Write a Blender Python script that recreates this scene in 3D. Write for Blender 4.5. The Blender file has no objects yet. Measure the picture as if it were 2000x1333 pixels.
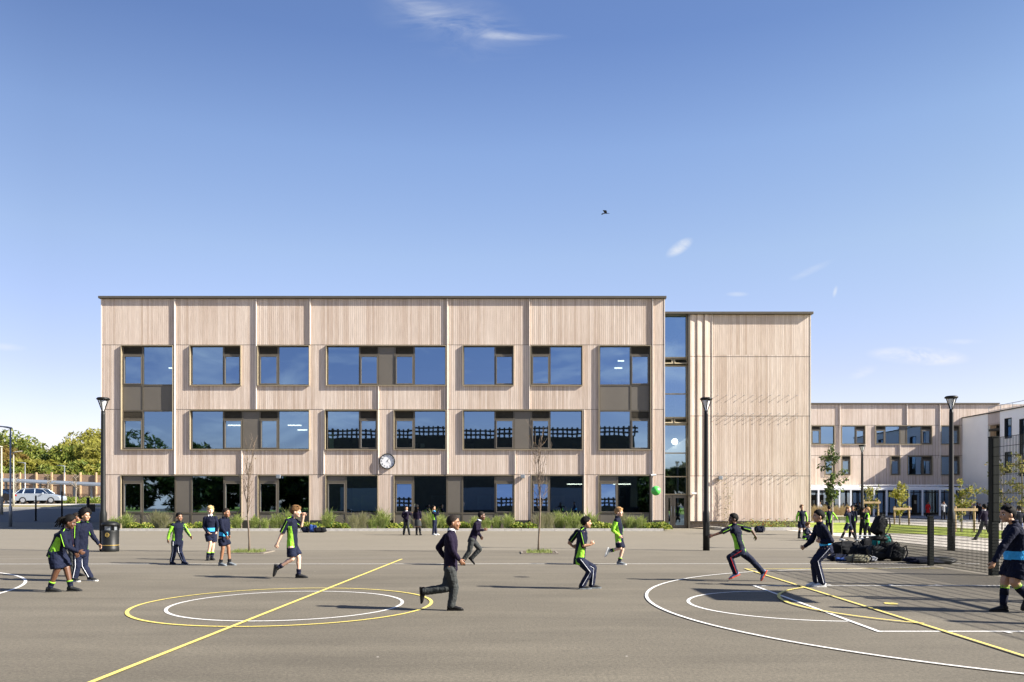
import bpy, bmesh, math, random
from mathutils import Vector, Matrix, noise
random.seed(7)
V = Vector
F = 1552.0; CH = 1.65; HY = 979.0
scene = bpy.context.scene
COL = scene.collection
def P(px, py, Y): return V(((px-1000)/F*Y, Y, CH+(HY-py)/F*Y))
def PX(px, Y): return (px-1000)/F*Y
def PZ(py, Y): return CH+(HY-py)/F*Y
def G(px, py):
    Y = F*CH/(py-HY); return V(((px-1000)/F*Y, Y, 0))
# ---------------------------------------------------------------- materials
MATS = {}
def nt(name):
    m = bpy.data.materials.new(name); m.use_nodes = True
    t = m.node_tree; b = t.nodes['Principled BSDF']
    MATS[name] = m
    return m, t, b
def node(t, typ, **kw):
    n = t.nodes.new(typ)
    for k, v in kw.items():
        if k == 'inp':
            for a, c in v.items(): n.inputs[a].default_value = c
        else: setattr(n, k, v)
    return n
def mix(t, fac, a, b, mode='MIX'):
    n = t.nodes.new('ShaderNodeMix'); n.data_type = 'RGBA'; n.blend_type = mode
    for sock, val in ((n.inputs[0], fac), (n.inputs[6], a), (n.inputs[7], b)):
        if hasattr(val, 'is_linked') or hasattr(val, 'links'): t.links.new(val, sock)
        elif isinstance(val, (int, float)): sock.default_value = val
        else: sock.default_value = (*val, 1) if len(val) == 3 else val
    return n.outputs[2]
def math_(t, op, a, b=None, c=None):
    n = t.nodes.new('ShaderNodeMath'); n.operation = op
    for i, val in enumerate((a, b, c)):
        if val is None: continue
        if isinstance(val, (int, float)): n.inputs[i].default_value = val
        else: t.links.new(val, n.inputs[i])
    return n.outputs[0]
def ramp(t, fac, stops):
    n = t.nodes.new('ShaderNodeValToRGB'); t.links.new(fac, n.inputs[0])
    cr = n.color_ramp
    while len(cr.elements) < len(stops): cr.elements.new(0.5)
    for e, (p, c) in zip(cr.elements, stops):
        e.position = p; e.color = (*c, 1) if len(c) == 3 else c
    return n.outputs[0]
def objco(t, scale=(1,1,1), world=False):
    if world:
        g = t.nodes.new('ShaderNodeNewGeometry'); src = g.outputs['Position']
    else:
        g = t.nodes.new('ShaderNodeTexCoord'); src = g.outputs['Object']
    m = t.nodes.new('ShaderNodeMapping'); m.inputs['Scale'].default_value = scale
    t.links.new(src, m.inputs[0]); return m.outputs[0]
def noi(t, co, scale, detail=3, rough=0.55, dist=0.0):
    n = t.nodes.new('ShaderNodeTexNoise'); n.inputs['Scale'].default_value = scale
    n.inputs['Detail'].default_value = detail; n.inputs['Roughness'].default_value = rough
    n.inputs['Distortion'].default_value = dist
    t.links.new(co, n.inputs['Vector']); return n.outputs['Fac']
def bump(t, b, h, strength=0.3, dist=0.01):
    n = t.nodes.new('ShaderNodeBump'); n.inputs['Strength'].default_value = strength
    n.inputs['Distance'].default_value = dist
    t.links.new(h, n.inputs['Height']); t.links.new(n.outputs[0], b.inputs['Normal'])
def simple(name, col, rough=0.6, metal=0.0, var=0.12, scale=8.0, bmp=0.0, spec=0.5, bscale=None):
    m, t, b = nt(name)
    co = objco(t)
    n = noi(t, co, scale, 4)
    lo = tuple(c*(1-var) for c in col); hi = tuple(min(1, c*(1+var)) for c in col)
    t.links.new(ramp(t, n, [(0.3, lo), (0.7, hi)]), b.inputs['Base Color'])
    b.inputs['Roughness'].default_value = rough; b.inputs['Metallic'].default_value = metal
    b.inputs['Specular IOR Level'].default_value = spec
    if bmp: bump(t, b, noi(t, co, bscale or scale*4, 4), bmp, 0.01)
    return m
def emit(name, col, s):
    m, t, b = nt(name)
    b.inputs['Base Color'].default_value = (.8,.8,.8,1)
    b.inputs['Emission Color'].default_value = (*col, 1); b.inputs['Emission Strength'].default_value = s
    return m
def cladding(name, cols, pitch):
    m, t, b = nt(name)
    tc = t.nodes.new('ShaderNodeTexCoord'); sp = t.nodes.new('ShaderNodeSeparateXYZ')
    t.links.new(tc.outputs['Object'], sp.inputs[0])
    bi = math_(t, 'FLOOR', math_(t, 'DIVIDE', sp.outputs[0], pitch))
    ri = math_(t, 'FLOOR', math_(t, 'DIVIDE', math_(t, 'ADD', sp.outputs[2], 0.54), 3.675))
    cb = t.nodes.new('ShaderNodeCombineXYZ'); t.links.new(bi, cb.inputs[0]); t.links.new(ri, cb.inputs[2])
    wn = t.nodes.new('ShaderNodeTexWhiteNoise'); t.links.new(cb.outputs[0], wn.inputs[0])
    c = ramp(t, wn.outputs['Value'], cols)
    g = noi(t, objco(t, (30, 30, 1.2)), 1.0, 4, 0.6)
    c = mix(t, 1.0, c, ramp(t, g, [(0.3, (0.78,0.77,0.76)), (0.7, (1.12,1.12,1.12))]), 'MULTIPLY')
    g2 = noi(t, objco(t, (1, 1, .35)), 0.5, 3, 0.6)
    c = mix(t, 1.0, c, ramp(t, g2, [(0.35, (0.93,0.90,0.88)), (0.65, (1.04,1.04,1.04))]), 'MULTIPLY')
    t.links.new(c, b.inputs['Base Color']); b.inputs['Roughness'].default_value = 0.8
    b.inputs['Specular IOR Level'].default_value = 0.25
    bump(t, b, g, 0.35, 0.004)
    return m
cladding('larch', [(0,(.56,.45,.365)),(.2,(.63,.52,.435)),(.5,(.685,.575,.487)),(.8,(.74,.635,.55)),(1,(.60,.485,.40))], .112)
simple('timber_edge', (.78,.70,.62), .6, var=.05)
simple('bronze', (.115,.098,.072), .42, .35, .06, 3)
simple('bronze_light', (.42,.35,.235), .4, .3, .06, 3)
simple('bronze_panel', (.15,.132,.108), .5, .25, .05, 1.5)
simple('bronze_dark', (.045,.043,.036), .5, .3, .08, 5)
simple('dark_back', (.07,.055,.045), .9)
simple('white_render', (.93,.89,.80), .85, var=.03, scale=.6, bmp=.1, bscale=60)
simple('white_paint', (.82,.83,.84), .4, var=.02)
simple('black_metal', (.008,.009,.009), .5, .0, .2, 12, spec=.25)
simple('green_black', (.007,.010,.008), .6, .0, .2, 10, spec=.2)
simple('galv', (.30,.33,.36), .45, .6, .12, 20)
simple('lamp_lens', (.75,.78,.80), .15, .3, .05)
simple('gold', (.65,.46,.14), .35, .7, .05)
simple('rubber', (.01,.01,.01), .7)
simple('room', (.26,.24,.19), .9, var=.1, scale=.6)
simple('room_ceiling', (.45,.46,.45), .9)
simple('room_floor', (.16,.13,.09), .6)
simple('blind', (.33,.45,.40), .8)
simple('paper', (.7,.75,.68), .8)
emit('tube_light', (1,.97,.9), 3.2)
simple('concrete', (.50,.475,.43), .85, var=.14, scale=6, bmp=.2)
simple('plinth_brick', (.20,.17,.135), .9, var=.3, scale=12, bmp=.3)
simple('soil', (.10,.075,.05), .95, var=.35, scale=14, bmp=.6)
simple('gravel', (.36,.28,.20), .95, var=.35, scale=25, bmp=.6)
simple('pine_wood', (.42,.29,.165), .75, var=.15, scale=6)
simple('roof_grey', (.22,.23,.24), .7)
simple('fence_wood', (.33,.225,.15), .8, var=.2, scale=5)
simple('dark_timber', (.10,.085,.055), .8, var=.3, scale=2)
# glass: coated, reflective, see-through to real rooms
def glassm(name, col, refl, trans):
    m, t, b = nt(name)
    t.nodes.remove(b)
    out = t.nodes['Material Output']
    gl = node(t, 'ShaderNodeBsdfGlossy'); gl.inputs['Color'].default_value = (*col, 1); gl.inputs['Roughness'].default_value = 0.012
    tr = node(t, 'ShaderNodeBsdfTransparent'); tr.inputs['Color'].default_value = (*trans, 1)
    w = noi(t, objco(t), 0.9, 1)
    bn = t.nodes.new('ShaderNodeBump'); bn.inputs['Strength'].default_value = .022; bn.inputs['Distance'].default_value = .05
    t.links.new(w, bn.inputs['Height']); t.links.new(bn.outputs[0], gl.inputs['Normal'])
    mx = node(t, 'ShaderNodeMixShader'); mx.inputs[0].default_value = refl
    t.links.new(tr.outputs[0], mx.inputs[1]); t.links.new(gl.outputs[0], mx.inputs[2])
    t.links.new(mx.outputs[0], out.inputs['Surface'])
glassm('glass', (.30,.46,.69), .52, (.30,.36,.33))
glassm('stair_glass', (.38,.56,.78), .52, (.62,.68,.66))
glassm('car_glass', (.6,.7,.75), .35, (.04,.05,.05))
# ---------------------------------------------------------------- mesh builder
class MB:
    def __init__(s): s.v = []; s.f = []; s.mi = []
    def quad(s, a, b, c, d, m=0):
        n = len(s.v); s.v += [V(a), V(b), V(c), V(d)]; s.f.append((n, n+1, n+2, n+3)); s.mi.append(m); return s
    def poly(s, pts, m=0):
        n = len(s.v); s.v += [V(p) for p in pts]; s.f.append(tuple(range(n, n+len(pts)))); s.mi.append(m); return s
    def box(s, x0, x1, y0, y1, z0, z1, m=0):
        if x0 > x1: x0, x1 = x1, x0
        if z0 > z1: z0, z1 = z1, z0
        n = len(s.v)
        s.v += [V(p) for p in ((x0,y0,z0),(x1,y0,z0),(x1,y1,z0),(x0,y1,z0),(x0,y0,z1),(x1,y0,z1),(x1,y1,z1),(x0,y1,z1))]
        for f in ((0,3,2,1),(4,5,6,7),(0,1,5,4),(1,2,6,5),(2,3,7,6),(3,0,4,7)):
            s.f.append(tuple(n+i for i in f)); s.mi.append(m)
        return s
    def loft(s, rings, n=12, m=0, cap=True, closed=False):
        b = len(s.v)
        for c, u, w in rings:
            for i in range(n):
                a = 2*math.pi*i/n; s.v.append(V(c)+V(u)*math.cos(a)+V(w)*math.sin(a))
        R = len(rings)
        for r in range(R if closed else R-1):
            for i in range(n):
                j = (i+1) % n; q = (r+1) % R
                s.f.append((b+r*n+i, b+r*n+j, b+q*n+j, b+q*n+i)); s.mi.append(m)
        if cap and not closed:
            s.f.append(tuple(b+i for i in range(n))[::-1]); s.mi.append(m)
            s.f.append(tuple(b+(R-1)*n+i for i in range(n))); s.mi.append(m)
        return s
    def tube(s, p0, p1, r0, r1=None, n=8, m=0, rnd=False):
        p0 = V(p0); p1 = V(p1); r1 = r0 if r1 is None else r1
        d = p1-p0; L = d.length
        if L < 1e-6: d = V((0,0,1)); L = 1e-6; p1 = p0+d*L
        d = d/L
        a = V((0,0,1)) if abs(d.z) < .9 else V((1,0,0))
        u = d.cross(a).normalized(); w = d.cross(u)
        if not rnd: return s.loft([(p0,u*r0,w*r0),(p1,u*r1,w*r1)], n, m)
        rg = []
        for k in (85, 55, 25): rg.append((p0-d*r0*math.sin(math.radians(k)), u*r0*math.cos(math.radians(k)), w*r0*math.cos(math.radians(k))))
        rg += [(p0,u*r0,w*r0),(p1,u*r1,w*r1)]
        for k in (25, 55, 85): rg.append((p1+d*r1*math.sin(math.radians(k)), u*r1*math.cos(math.radians(k)), w*r1*math.cos(math.radians(k))))
        return s.loft(rg, n, m)
    def path(s, pts, rad, n=6, m=0):
        pts = [V(p) for p in pts]; rg = []
        for i, p in enumerate(pts):
            d = (pts[min(i+1, len(pts)-1)]-pts[max(i-1, 0)]).normalized()
            a = V((0,0,1)) if abs(d.z) < .9 else V((1,0,0))
            u = d.cross(a).normalized(); w = d.cross(u)
            r = rad[i] if isinstance(rad, (list, tuple)) else rad
            rg.append((p, u*r, w*r))
        return s.loft(rg, n, m)
    def ell(s, c, a, b, d, n=14, m=0):      # ellipsoid with axis vectors a,b,d
        c = V(c); rg = []
        for k in range(-4, 5):
            t = math.radians(k*21.0); rg.append((c+V(d)*math.sin(t), V(a)*math.cos(t), V(b)*math.cos(t)))
        return s.loft(rg, n, m)
    def lathe(s, c, prof, n=24, m=0):       # prof: (r,z)
        c = V(c)
        return s.loft([(c+V((0,0,z)), V((r,0,0)), V((0,r,0))) for r, z in prof], n, m)
    def build(s, name, mats, parent=None, smooth=False, bevel=0, loc=None, **tags):
        org = V((0,0,0))
        if parent is not None: org = parent_origin(parent)
        elif loc is not None: org = V(loc)
        me = bpy.data.meshes.new(name); me.from_pydata([tuple(v-org) for v in s.v], [], s.f)
        if not isinstance(mats, (list, tuple)): mats = [mats]
        for x in mats: me.materials.append(MATS[x])
        if len(mats) > 1: me.polygons.foreach_set('material_index', s.mi)
        if smooth: me.polygons.foreach_set('use_smooth', [True]*len(me.polygons))
        me.validate(); me.update()
        o = bpy.data.objects.new(name, me); COL.objects.link(o)
        if parent is not None: o.parent = parent
        else: o.location = org
        if smooth == 'auto': pass
        if bevel:
            md = o.modifiers.new('bevel', 'BEVEL'); md.width = bevel; md.segments = 2; md.limit_method = 'ANGLE'
        tag(o, **tags); return o
def parent_origin(p):
    o = V((0,0,0))
    while p is not None: o = o+V(p.location); p = p.parent
    return o
def tag(o, label=None, cat=None, group=None, kind=None):
    if label: o['label'] = label
    if cat: o['category'] = cat
    if group: o['group'] = group
    if kind: o['kind'] = kind
    return o
def empty(name, loc, label=None, cat=None, group=None):
    o = bpy.data.objects.new(name, None); COL.objects.link(o); o.location = loc; o.empty_display_size = .1
    return tag(o, label, cat, group)
def dup(o, loc=None, rotz=None, label=None, group=None, parent=None, scale=None):
    c = o.copy(); COL.objects.link(c)
    if parent is not None: c.parent = parent
    if loc is not None: c.location = loc
    if rotz is not None: c.rotation_euler = (0,0,rotz)
    if scale is not None: c.scale = (scale,)*3 if not isinstance(scale, tuple) else scale
    if label: c['label'] = label
    if group: c['group'] = group
    for ch in list(o.children): dup(ch, parent=c)
    return c
# ---------------------------------------------------------------- terrain
def hz(x, y):
    r = max(0.0, min(28.0, y-50.0))*0.05
    k = max(0.0, min(1.0, (-x-10.0)/10.0)); k = k*k*(3-2*k)
    return r*k
def sheet(name, x0, x1, y0, y1, dz, mat, nx=2, ny=2, kind='structure', xs=None, ys=None):
    b = MB(); xs = xs or [x0+(x1-x0)*i/nx for i in range(nx+1)]; ys = ys or [y0+(y1-y0)*i/ny for i in range(ny+1)]
    b.v = [V((x, y, hz(x, y)+dz)) for y in ys for x in xs]; w = len(xs)
    for j in range(len(ys)-1):
        for i in range(len(xs)-1):
            b.f.append((j*w+i, j*w+i+1, (j+1)*w+i+1, (j+1)*w+i)); b.mi.append(0)
    return b.build(name, mat, kind=kind)
# asphalt
m, t, b = nt('asphalt')
co = objco(t, world=True)
big = noi(t, co, .22, 5, .65); mid = noi(t, objco(t, (.5, 3, 1), True), .35, 5, .65); fine = noi(t, co, 26, 4, .8); sp = noi(t, co, 70, 2, .8)
c = ramp(t, big, [(.3,(.118,.104,.079)),(.7,(.154,.136,.103))])
c = mix(t, .55, c, mix(t, 1.0, c, ramp(t, mid, [(.3,(.66,.66,.66)),(.7,(1.3,1.3,1.3))]), 'MULTIPLY'))
c = mix(t, 1.0, c, ramp(t, fine, [(.32,(.66,.66,.67)),(.68,(1.34,1.33,1.32))]), 'MULTIPLY')
c = mix(t, 1.0, c, ramp(t, sp, [(.35,(.80,.80,.80)),(.6,(1.05,1.05,1.05)),(.78,(1.5,1.5,1.5))]), 'MULTIPLY')
vs = noi(t, co, .55, 4, .65)
c = mix(t, math_(t, 'MULTIPLY', ramp(t, vs, [(.68,(0,0,0)),(.78,(1,1,1))]), .15), c, (.09,.08,.07))
g = t.nodes.new('ShaderNodeNewGeometry'); s3 = t.nodes.new('ShaderNodeSeparateXYZ'); t.links.new(g.outputs['Position'], s3.inputs[0])
wob = math_(t, 'MULTIPLY', math_(t, 'SUBTRACT', noi(t, co, .8, 2), .5), .08)
yy = math_(t, 'ADD', s3.outputs[1], wob)
for yl, wd, dk in ((30.1,.05,.45),(26.6,.07,.5),(23.9,.03,.3),(34.6,.05,.3),(18.2,.02,.2)):   # lane joints of the paver
    d = math_(t, 'ABSOLUTE', math_(t, 'SUBTRACT', yy, yl))
    c = mix(t, math_(t, 'MULTIPLY', math_(t, 'LESS_THAN', d, wd), dk), c, (.05,.045,.04))
lane = math_(t, 'GREATER_THAN', yy, 26.6)
c = mix(t, math_(t, 'MULTIPLY', lane, .5), c, (.235,.21,.165))
lane2 = math_(t, 'GREATER_THAN', yy, 18.2)
c = mix(t, math_(t, 'MULTIPLY', lane2, .2), c, (.215,.19,.15))
vo = t.nodes.new('ShaderNodeTexVoronoi'); vo.inputs['Scale'].default_value = 1.1; vo.inputs['Randomness'].default_value = 1; t.links.new(co, vo.inputs['Vector'])
c = mix(t, math_(t, 'MULTIPLY', math_(t, 'LESS_THAN', vo.outputs['Distance'], .017), .75), c, (.55,.52,.46))   # trodden gum and grit
ck_ = noi(t, co, .9, 5, .7, 1.5); cr_ = math_(t, 'LESS_THAN', math_(t, 'ABSOLUTE', math_(t, 'SUBTRACT', ck_, .5)), .0035)
c = mix(t, math_(t, 'MULTIPLY', cr_, .28), c, (.05,.045,.035))
t.links.new(c, b.inputs['Base Color']); b.inputs['Roughness'].default_value = .86; b.inputs['Specular IOR Level'].default_value = .3
bump(t, b, math_(t, 'ADD', fine, sp), .5, .006)
# worn line paint
def paint(name, col):
    m, t, b = nt(name); co = objco(t, world=True)
    w = noi(t, co, 40, 4, .7)
    t.links.new(mix(t, ramp(t, w, [(.34,(.7,.7,.7)),(.47,(0,0,0))]), col, (.2,.18,.16)), b.inputs['Base Color'])
    b.inputs['Roughness'].default_value = .7; bump(t, b, w, .3, .004)
paint('paint_white', (.74,.73,.70)); paint('paint_yellow', (.74,.60,.14)); paint('paint_faint', (.34,.31,.28))
def grassmat(name, a, bcol, sc):
    m, t, b = nt(name); co = objco(t, world=True)
    n = noi(t, co, sc, 5, .7); n2 = noi(t, co, .35, 3)
    c = ramp(t, n, [(.3, a), (.7, bcol)])
    c = mix(t, 1.0, c, ramp(t, n2, [(.35,(.75,.78,.7)),(.7,(1.2,1.15,1.0))]), 'MULTIPLY')
    t.links.new(c, b.inputs['Base Color']); b.inputs['Roughness'].default_value = .9
    bump(t, b, n, .8, .05)
grassmat('lawn', (.19,.26,.02), (.36,.42,.04), 14)
grassmat('verge', (.16,.13,.05), (.30,.25,.12), 9)
m, t, b = nt('cream_paving')
co = objco(t, world=True)
bk = t.nodes.new('ShaderNodeTexBrick'); t.links.new(co, bk.inputs[0])
for k, v in (('Color1',(.62,.57,.49,1)),('Color2',(.55,.50,.43,1)),('Mortar',(.36,.32,.27,1)),('Scale',1.0),('Mortar Size',.012),('Brick Width',.6),('Row Height',.3)): bk.inputs[k].default_value = v
t.links.new(mix(t, 1.0, bk.outputs[0], ramp(t, noi(t, co, 3, 4), [(.3,(.88,.88,.88)),(.7,(1.08,1.08,1.08))]), 'MULTIPLY'), b.inputs['Base Color'])
b.inputs['Roughness'].default_value = .85
simple('grey_paving', (.24,.235,.235), .85, var=.12, scale=2)
simple('road_tar', (.10,.098,.095), .85, var=.15, scale=4, bmp=.3)
xs = [-600,-300,-150,-110,-90,-75,-60,-50,-42,-36,-32,-28,-25,-22,-20,-17.5,-15,-12.5,-10,0,20,60,100,200,400,600]
ys = [-200,-60,-20,0,8,16,24,32,40,46,50,54,60,66,72,78,90,110,150,250,500,900,1500]
sheet('ground', 0,0,0,0, 0, 'asphalt', xs=xs, ys=ys)
sheet('paving', 15.3, 54, 23.5, 38.9, .008, 'cream_paving')
sheet('paving', 27.0, 54, 38.9, 62, .008, 'cream_paving')
sheet('paving', 15.6, 54.3, 62, 95.9, .006, 'grey_paving')
lw = MB(); lw.poly([(16.4,40.8,.03),(19,40.5,.03),(20.9,37.5,.03),(20.9,20,.03),(26.98,20,.03),(26.98,60,.03),(18,60,.03)]); lw.build('lawn', 'lawn', kind='structure')
lw = MB(); lw.poly([(15.35,38.95,.012),(26.9,38.95,.012),(26.9,61.9,.012),(15.35,61.9,.012)]); lw.build('paving', 'cream_paving', kind='structure')
bl = sheet('lawn', -130, -14, -70, -3, .02, 'lawn')           # lawn behind the viewer, mirrored in the ground-floor panes
sheet('lawn', 16, 120, -70, -3, .02, 'lawn')
# left: road, kerb, verge, parking
rd = sheet('road', -130, -24, 54, 69.5, .006, 'road_tar', xs=[-130,-90,-60,-45,-36,-30,-24], ys=[54,58,62,66,69.5])
k = MB()
for i in range(40):
    xa = -130+i*2.6
    if xa > -24: break
    k.box(xa, xa+2.58, 69.52, 69.95, hz(-60,69.6)-.1, hz(-60,69.9)+.13)
k.build('kerb', 'concrete', kind='structure')
sheet('verge', -130, -24, 69.96, 73.6, .09, 'verge', xs=[-130,-24], ys=[69.96,71.5,73.6])
sheet('footpath', -130, -24, 73.62, 75.2, .10, 'concrete', xs=[-130,-24], ys=[73.62,75.2])
# ---------------------------------------------------------------- court markings
LZ = .005
def strip(b, pts, w, z=LZ, closed=False):
    n = len(pts); L = []; R = []
    for i, p in enumerate(pts):
        a = pts[i-1] if (i > 0 or closed) else p; c = pts[(i+1) % n] if (i < n-1 or closed) else p
        d = V((c[0]-a[0], c[1]-a[1])).normalized(); q = V((-d.y, d.x))*w/2
        L.append((p[0]+q.x, p[1]+q.y, z)); R.append((p[0]-q.x, p[1]-q.y, z))
    for i in range(n if closed else n-1):
        j = (i+1) % n; b.quad(R[i], R[j], L[j], L[i])
def arc(cx, cy, r, a0, a1, n=72): return [(cx+r*math.cos(math.radians(a0+(a1-a0)*i/n)), cy+r*math.sin(math.radians(a0+(a1-a0)*i/n))) for i in range(n+1)]
def marking(pts, w, mat, z=LZ, closed=False):
    b = MB(); strip(b, pts, w, z, closed); return b.build('court_line', mat, kind='structure')
marking(arc(-3.57, 12.70, 1.80, 0, 357.5, 143), .052, 'paint_white', closed=True)
marking(arc(-3.60, 12.70, 2.30, 0, 357.5, 143), .055, 'paint_yellow', .009, True)
a = G(183,1333); c_ = G(785,1093); d = (a-c_)
marking([(c_.x, c_.y), (a.x+d.x*.1, a.y+d.y*.1)], .062, 'paint_yellow', .013)
marking([(-40, 20.62), (12.3, 20.9)], .065, 'paint_white')
marking([(-16, 22.6), (-13, 22.6)], .05, 'paint_faint'); marking([(6.0, 22.5), (9.6, 22.5)], .05, 'paint_faint'); marking([(-6.6,22.9),(-3,22.9)], .04, 'paint_faint')
marking([(4.7, 15.42), (10.5, 15.5)], .06, 'paint_white', .005)
marking([(4.70, 15.46), (4.62, 9.98)], .06, 'paint_white', .009)
marking([(4.59, 10.04), (10.5, 10.04)], .06, 'paint_white', .005)
marking(arc(4.68, 12.70, 1.82, 91, 269), .055, 'paint_white')
marking(arc(8.75, 12.75, 6.5, 96, 262, 110)[0:] , .053, 'paint_white', .013)
marking([(8.1, 19.2), (10.5, 19.9)], .06, 'paint_white', .005)
for ky in (15.42, 10.04):
    for kx in (6.2, 7.4, 8.3):
        marking([(kx, ky+(.05 if ky > 12 else -.05)), (kx, ky+(.17 if ky > 12 else -.17))], .06, 'paint_white', .011)
a = G(1455,1112); c2 = G(2000,1284); d = c2-a
marking([(a.x, a.y), (c2.x+d.x*.2, c2.y+d.y*.2)], .052, 'paint_yellow', .017)
marking([(a.x-.02, a.y), (10.6, 19.45)], .055, 'paint_yellow', .009)
marking(arc(7.28, 12.8, 2.83, 129, 231, 50), .055, 'paint_yellow', .021)
b = MB(); c0 = G(1740,1180); b.poly([(c0.x+.10*math.cos(i*.2618), c0.y+.13*math.sin(i*.2618), .009) for i in range(24)]); b.build('court_spot', 'paint_yellow', kind='structure')
marking(arc(-15.75, 12.8, 6.75, -20, 85, 60), .06, 'paint_white')
marking(arc(-15.75, 12.9, 6.95, 60, 88, 20), .05, 'paint_yellow', .011)
SKYTINT=(1.0,1.0,1.0); CLOUDC=(4.0,4.1,4.25); SKYS=.0667; EXPO=1.75; ALB=.8
# ---------------------------------------------------------------- buildings
PITCH = .112
def wall_holes(b, x0, x1, z0, z1, holes, ya, yb, m=0):
    xs = sorted({x0, x1} | {max(x0, min(x1, h[k])) for h in holes for k in (0, 1)})
    for xa, xb in zip(xs, xs[1:]):
        if xb-xa < 1e-4: continue
        for za, zb in free(xa, xb, z0, z1, holes): b.box(xa, xb, ya, yb, za, zb, m)
def free(xa, xb, z0, z1, holes):
    xm = (xa+xb)/2; iv = [(z0, z1)]
    for h in holes:
        if h[0] < xm < h[1]:
            nv = []
            for a, c in iv:
                if h[3] <= a or h[2] >= c: nv.append((a, c)); continue
                if h[2] > a: nv.append((a, h[2]))
                if h[3] < c: nv.append((h[3], c))
            iv = nv
    return [(a, c) for a, c in iv if c-a > .01]
def boards(b, x0, x1, z0, z1, holes, y, org, th=.025, m=0):
    hs = [h for h in holes if h[3] > z0 and h[2] < z1]
    xs = sorted({x0, x1} | {max(x0, min(x1, h[k])) for h in hs for k in (0, 1)})
    for xa, xb in zip(xs, xs[1:]):
        if xb-xa < 1e-3: continue
        k = math.floor((xa-org)/PITCH)
        while org+k*PITCH < xb:
            a = max(xa, org+k*PITCH+.005); c = min(xb, org+(k+1)*PITCH-.005); k += 1
            if c-a < .012: continue
            for za, zb in free(a, c, z0, z1, hs): b.box(a, c, y, y+th, za, zb, m)
def bars(b, x0, x1, z0, z1, w, ya, yb, m=0):
    b.box(x0, x0+w, ya, yb, z0, z1, m); b.box(x1-w, x1, ya, yb, z0, z1, m)
    b.box(x0+w, x1-w, ya, yb, z0, z0+w, m); b.box(x0+w, x1-w, ya, yb, z1-w, z1, m)
RW = random.Random(3)
def window(root, Y, x0, x1, yt, yb, cells, hood=.10, deep=.14, glass='glass', bar=.045, name='window', sc=1.0):
    X0, X1, Z1, Z0 = PX(x0, Y), PX(x1, Y), PZ(yt, Y), PZ(yb, Y)
    b = MB(); th = .035*sc
    # surround standing proud of the boards
    b.box(X0, X0+th, Y-hood, Y+deep, Z0, Z1, 0); b.box(X1-th, X1, Y-hood, Y+deep, Z0, Z1, 0)
    b.box(X0+th, X1-th, Y-hood, Y+deep, Z0, Z0+th, 0); b.box(X0+th, X1-th, Y-hood, Y+deep, Z1-th, Z1, 0)
    yg = Y+deep-.04
    for (ty, a, c, t_, d) in cells:
        xa, xb, zb, za = PX(a, Y), PX(c, Y), PZ(t_, Y), PZ(d, Y)
        xa = max(xa, X0+th+.001); xb = min(xb, X1-th-.001); za = max(za, Z0+th+.001); zb = min(zb, Z1-th-.001)
        bars(b, xa, xb, za, zb, bar, yg-.05, yg+.03, 1)
        if ty == 'case': bars(b, xa+bar+.004, xb-bar-.004, za+bar+.004, zb-bar-.004, .05*sc, yg-.075, yg+.01, 2)
    w = b.build(name, ['bronze_light', 'bronze', 'bronze_panel'], root)
    for (ty, a, c, t_, d) in cells:
        xa, xb, zb, za = PX(a, Y), PX(c, Y), PZ(t_, Y), PZ(d, Y)
        xa = max(xa, X0+th+.001)+bar; xb = min(xb, X1-th-.001)-bar; za = max(za, Z0+th+.001)+bar; zb = min(zb, Z1-th-.001)-bar
        q = MB()
        if ty in ('glass', 'case'):
            ta, tb = RW.uniform(-.0028,.0028), RW.uniform(-.002,.002)      # each pane sits a hair out of plane
            if ty == 'case' and yt > 900 and a > 760: tb = .078; q.box(xa+.02, xb-.02, yg-.012, yg-.002, zb-.03, zb-.01)  # tilted ajar
            hx, hz2 = (xb-xa)/2+.01, (zb-za)/2+.01; cx, cz = (xa+xb)/2, (za+zb)/2
            q = MB(); q.quad(*[(cx+u_*hx, yg+u_*hx*ta+v_*hz2*tb, cz+v_*hz2) for u_, v_ in ((-1,-1),(1,-1),(1,1),(-1,1))]); q.build('pane', glass, w)
        elif ty == 'panel': q.box(xa, xb, yg-.03, yg+.02, za, zb).build('infill_panel', 'bronze_panel', w)
        elif ty == 'louv':
            q.box(xa, xb, yg+.005, yg+.03, za, zb, 1)
            n = max(3, int((zb-za)/.06))
            for i in range(n):
                z = za+(i+.5)*(zb-za)/n; q.quad((xa,yg-.045,z-.022),(xb,yg-.045,z-.022),(xb,yg-.002,z+.022),(xa,yg-.002,z+.022), 0)
            q.build('louvre', ['bronze', 'bronze_dark'], w)
    return w
YM = 45.0
main = empty('school_building', (PX(198,YM), YM, 0), 'long three storey school block clad in pale pink vertical timber boards with bronze windows', 'building')
def cols(kind, y0, y1, spec):
    out = []
    for ty, a, c in spec:
        if ty == 'N':
            s = y0+(y1-y0)*.22
            out += [('louv', a, c, y0, s), ('case', a, c, s, y1)]
        elif ty == 'B': out.append(('glass', a, c, y0, y1))
        elif ty == 'P': out.append(('panel', a, c, y0, y1))
    return out
WIN = []
def addw(x0, x1, yt, yb, cells, **k): WIN.append((x0, x1, yt, yb, cells, k))
r2 = (676.5, 752.5); r3 = (802.5, 878)
dbl = lambda na, nb, ba, bb: cols(0, r2[0], r2[1], [('N',na,nb),('B',ba,bb)])+[('panel',na,nb,r2[1],r3[0]),('panel',ba,bb,r2[1],r3[0])]+cols(0, r3[0], r3[1], [('N',na,nb),('B',ba,bb)])
addw(237, 339, 675, 879.5, dbl(239,278,278,338))
addw(371, 471.5, 675, 754, cols(0,*r2,[('B',373,436),('N',436,470.5)]))
addw(503, 605, 675, 754, cols(0,*r2,[('N',505,543),('B',543,604)]))
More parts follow.
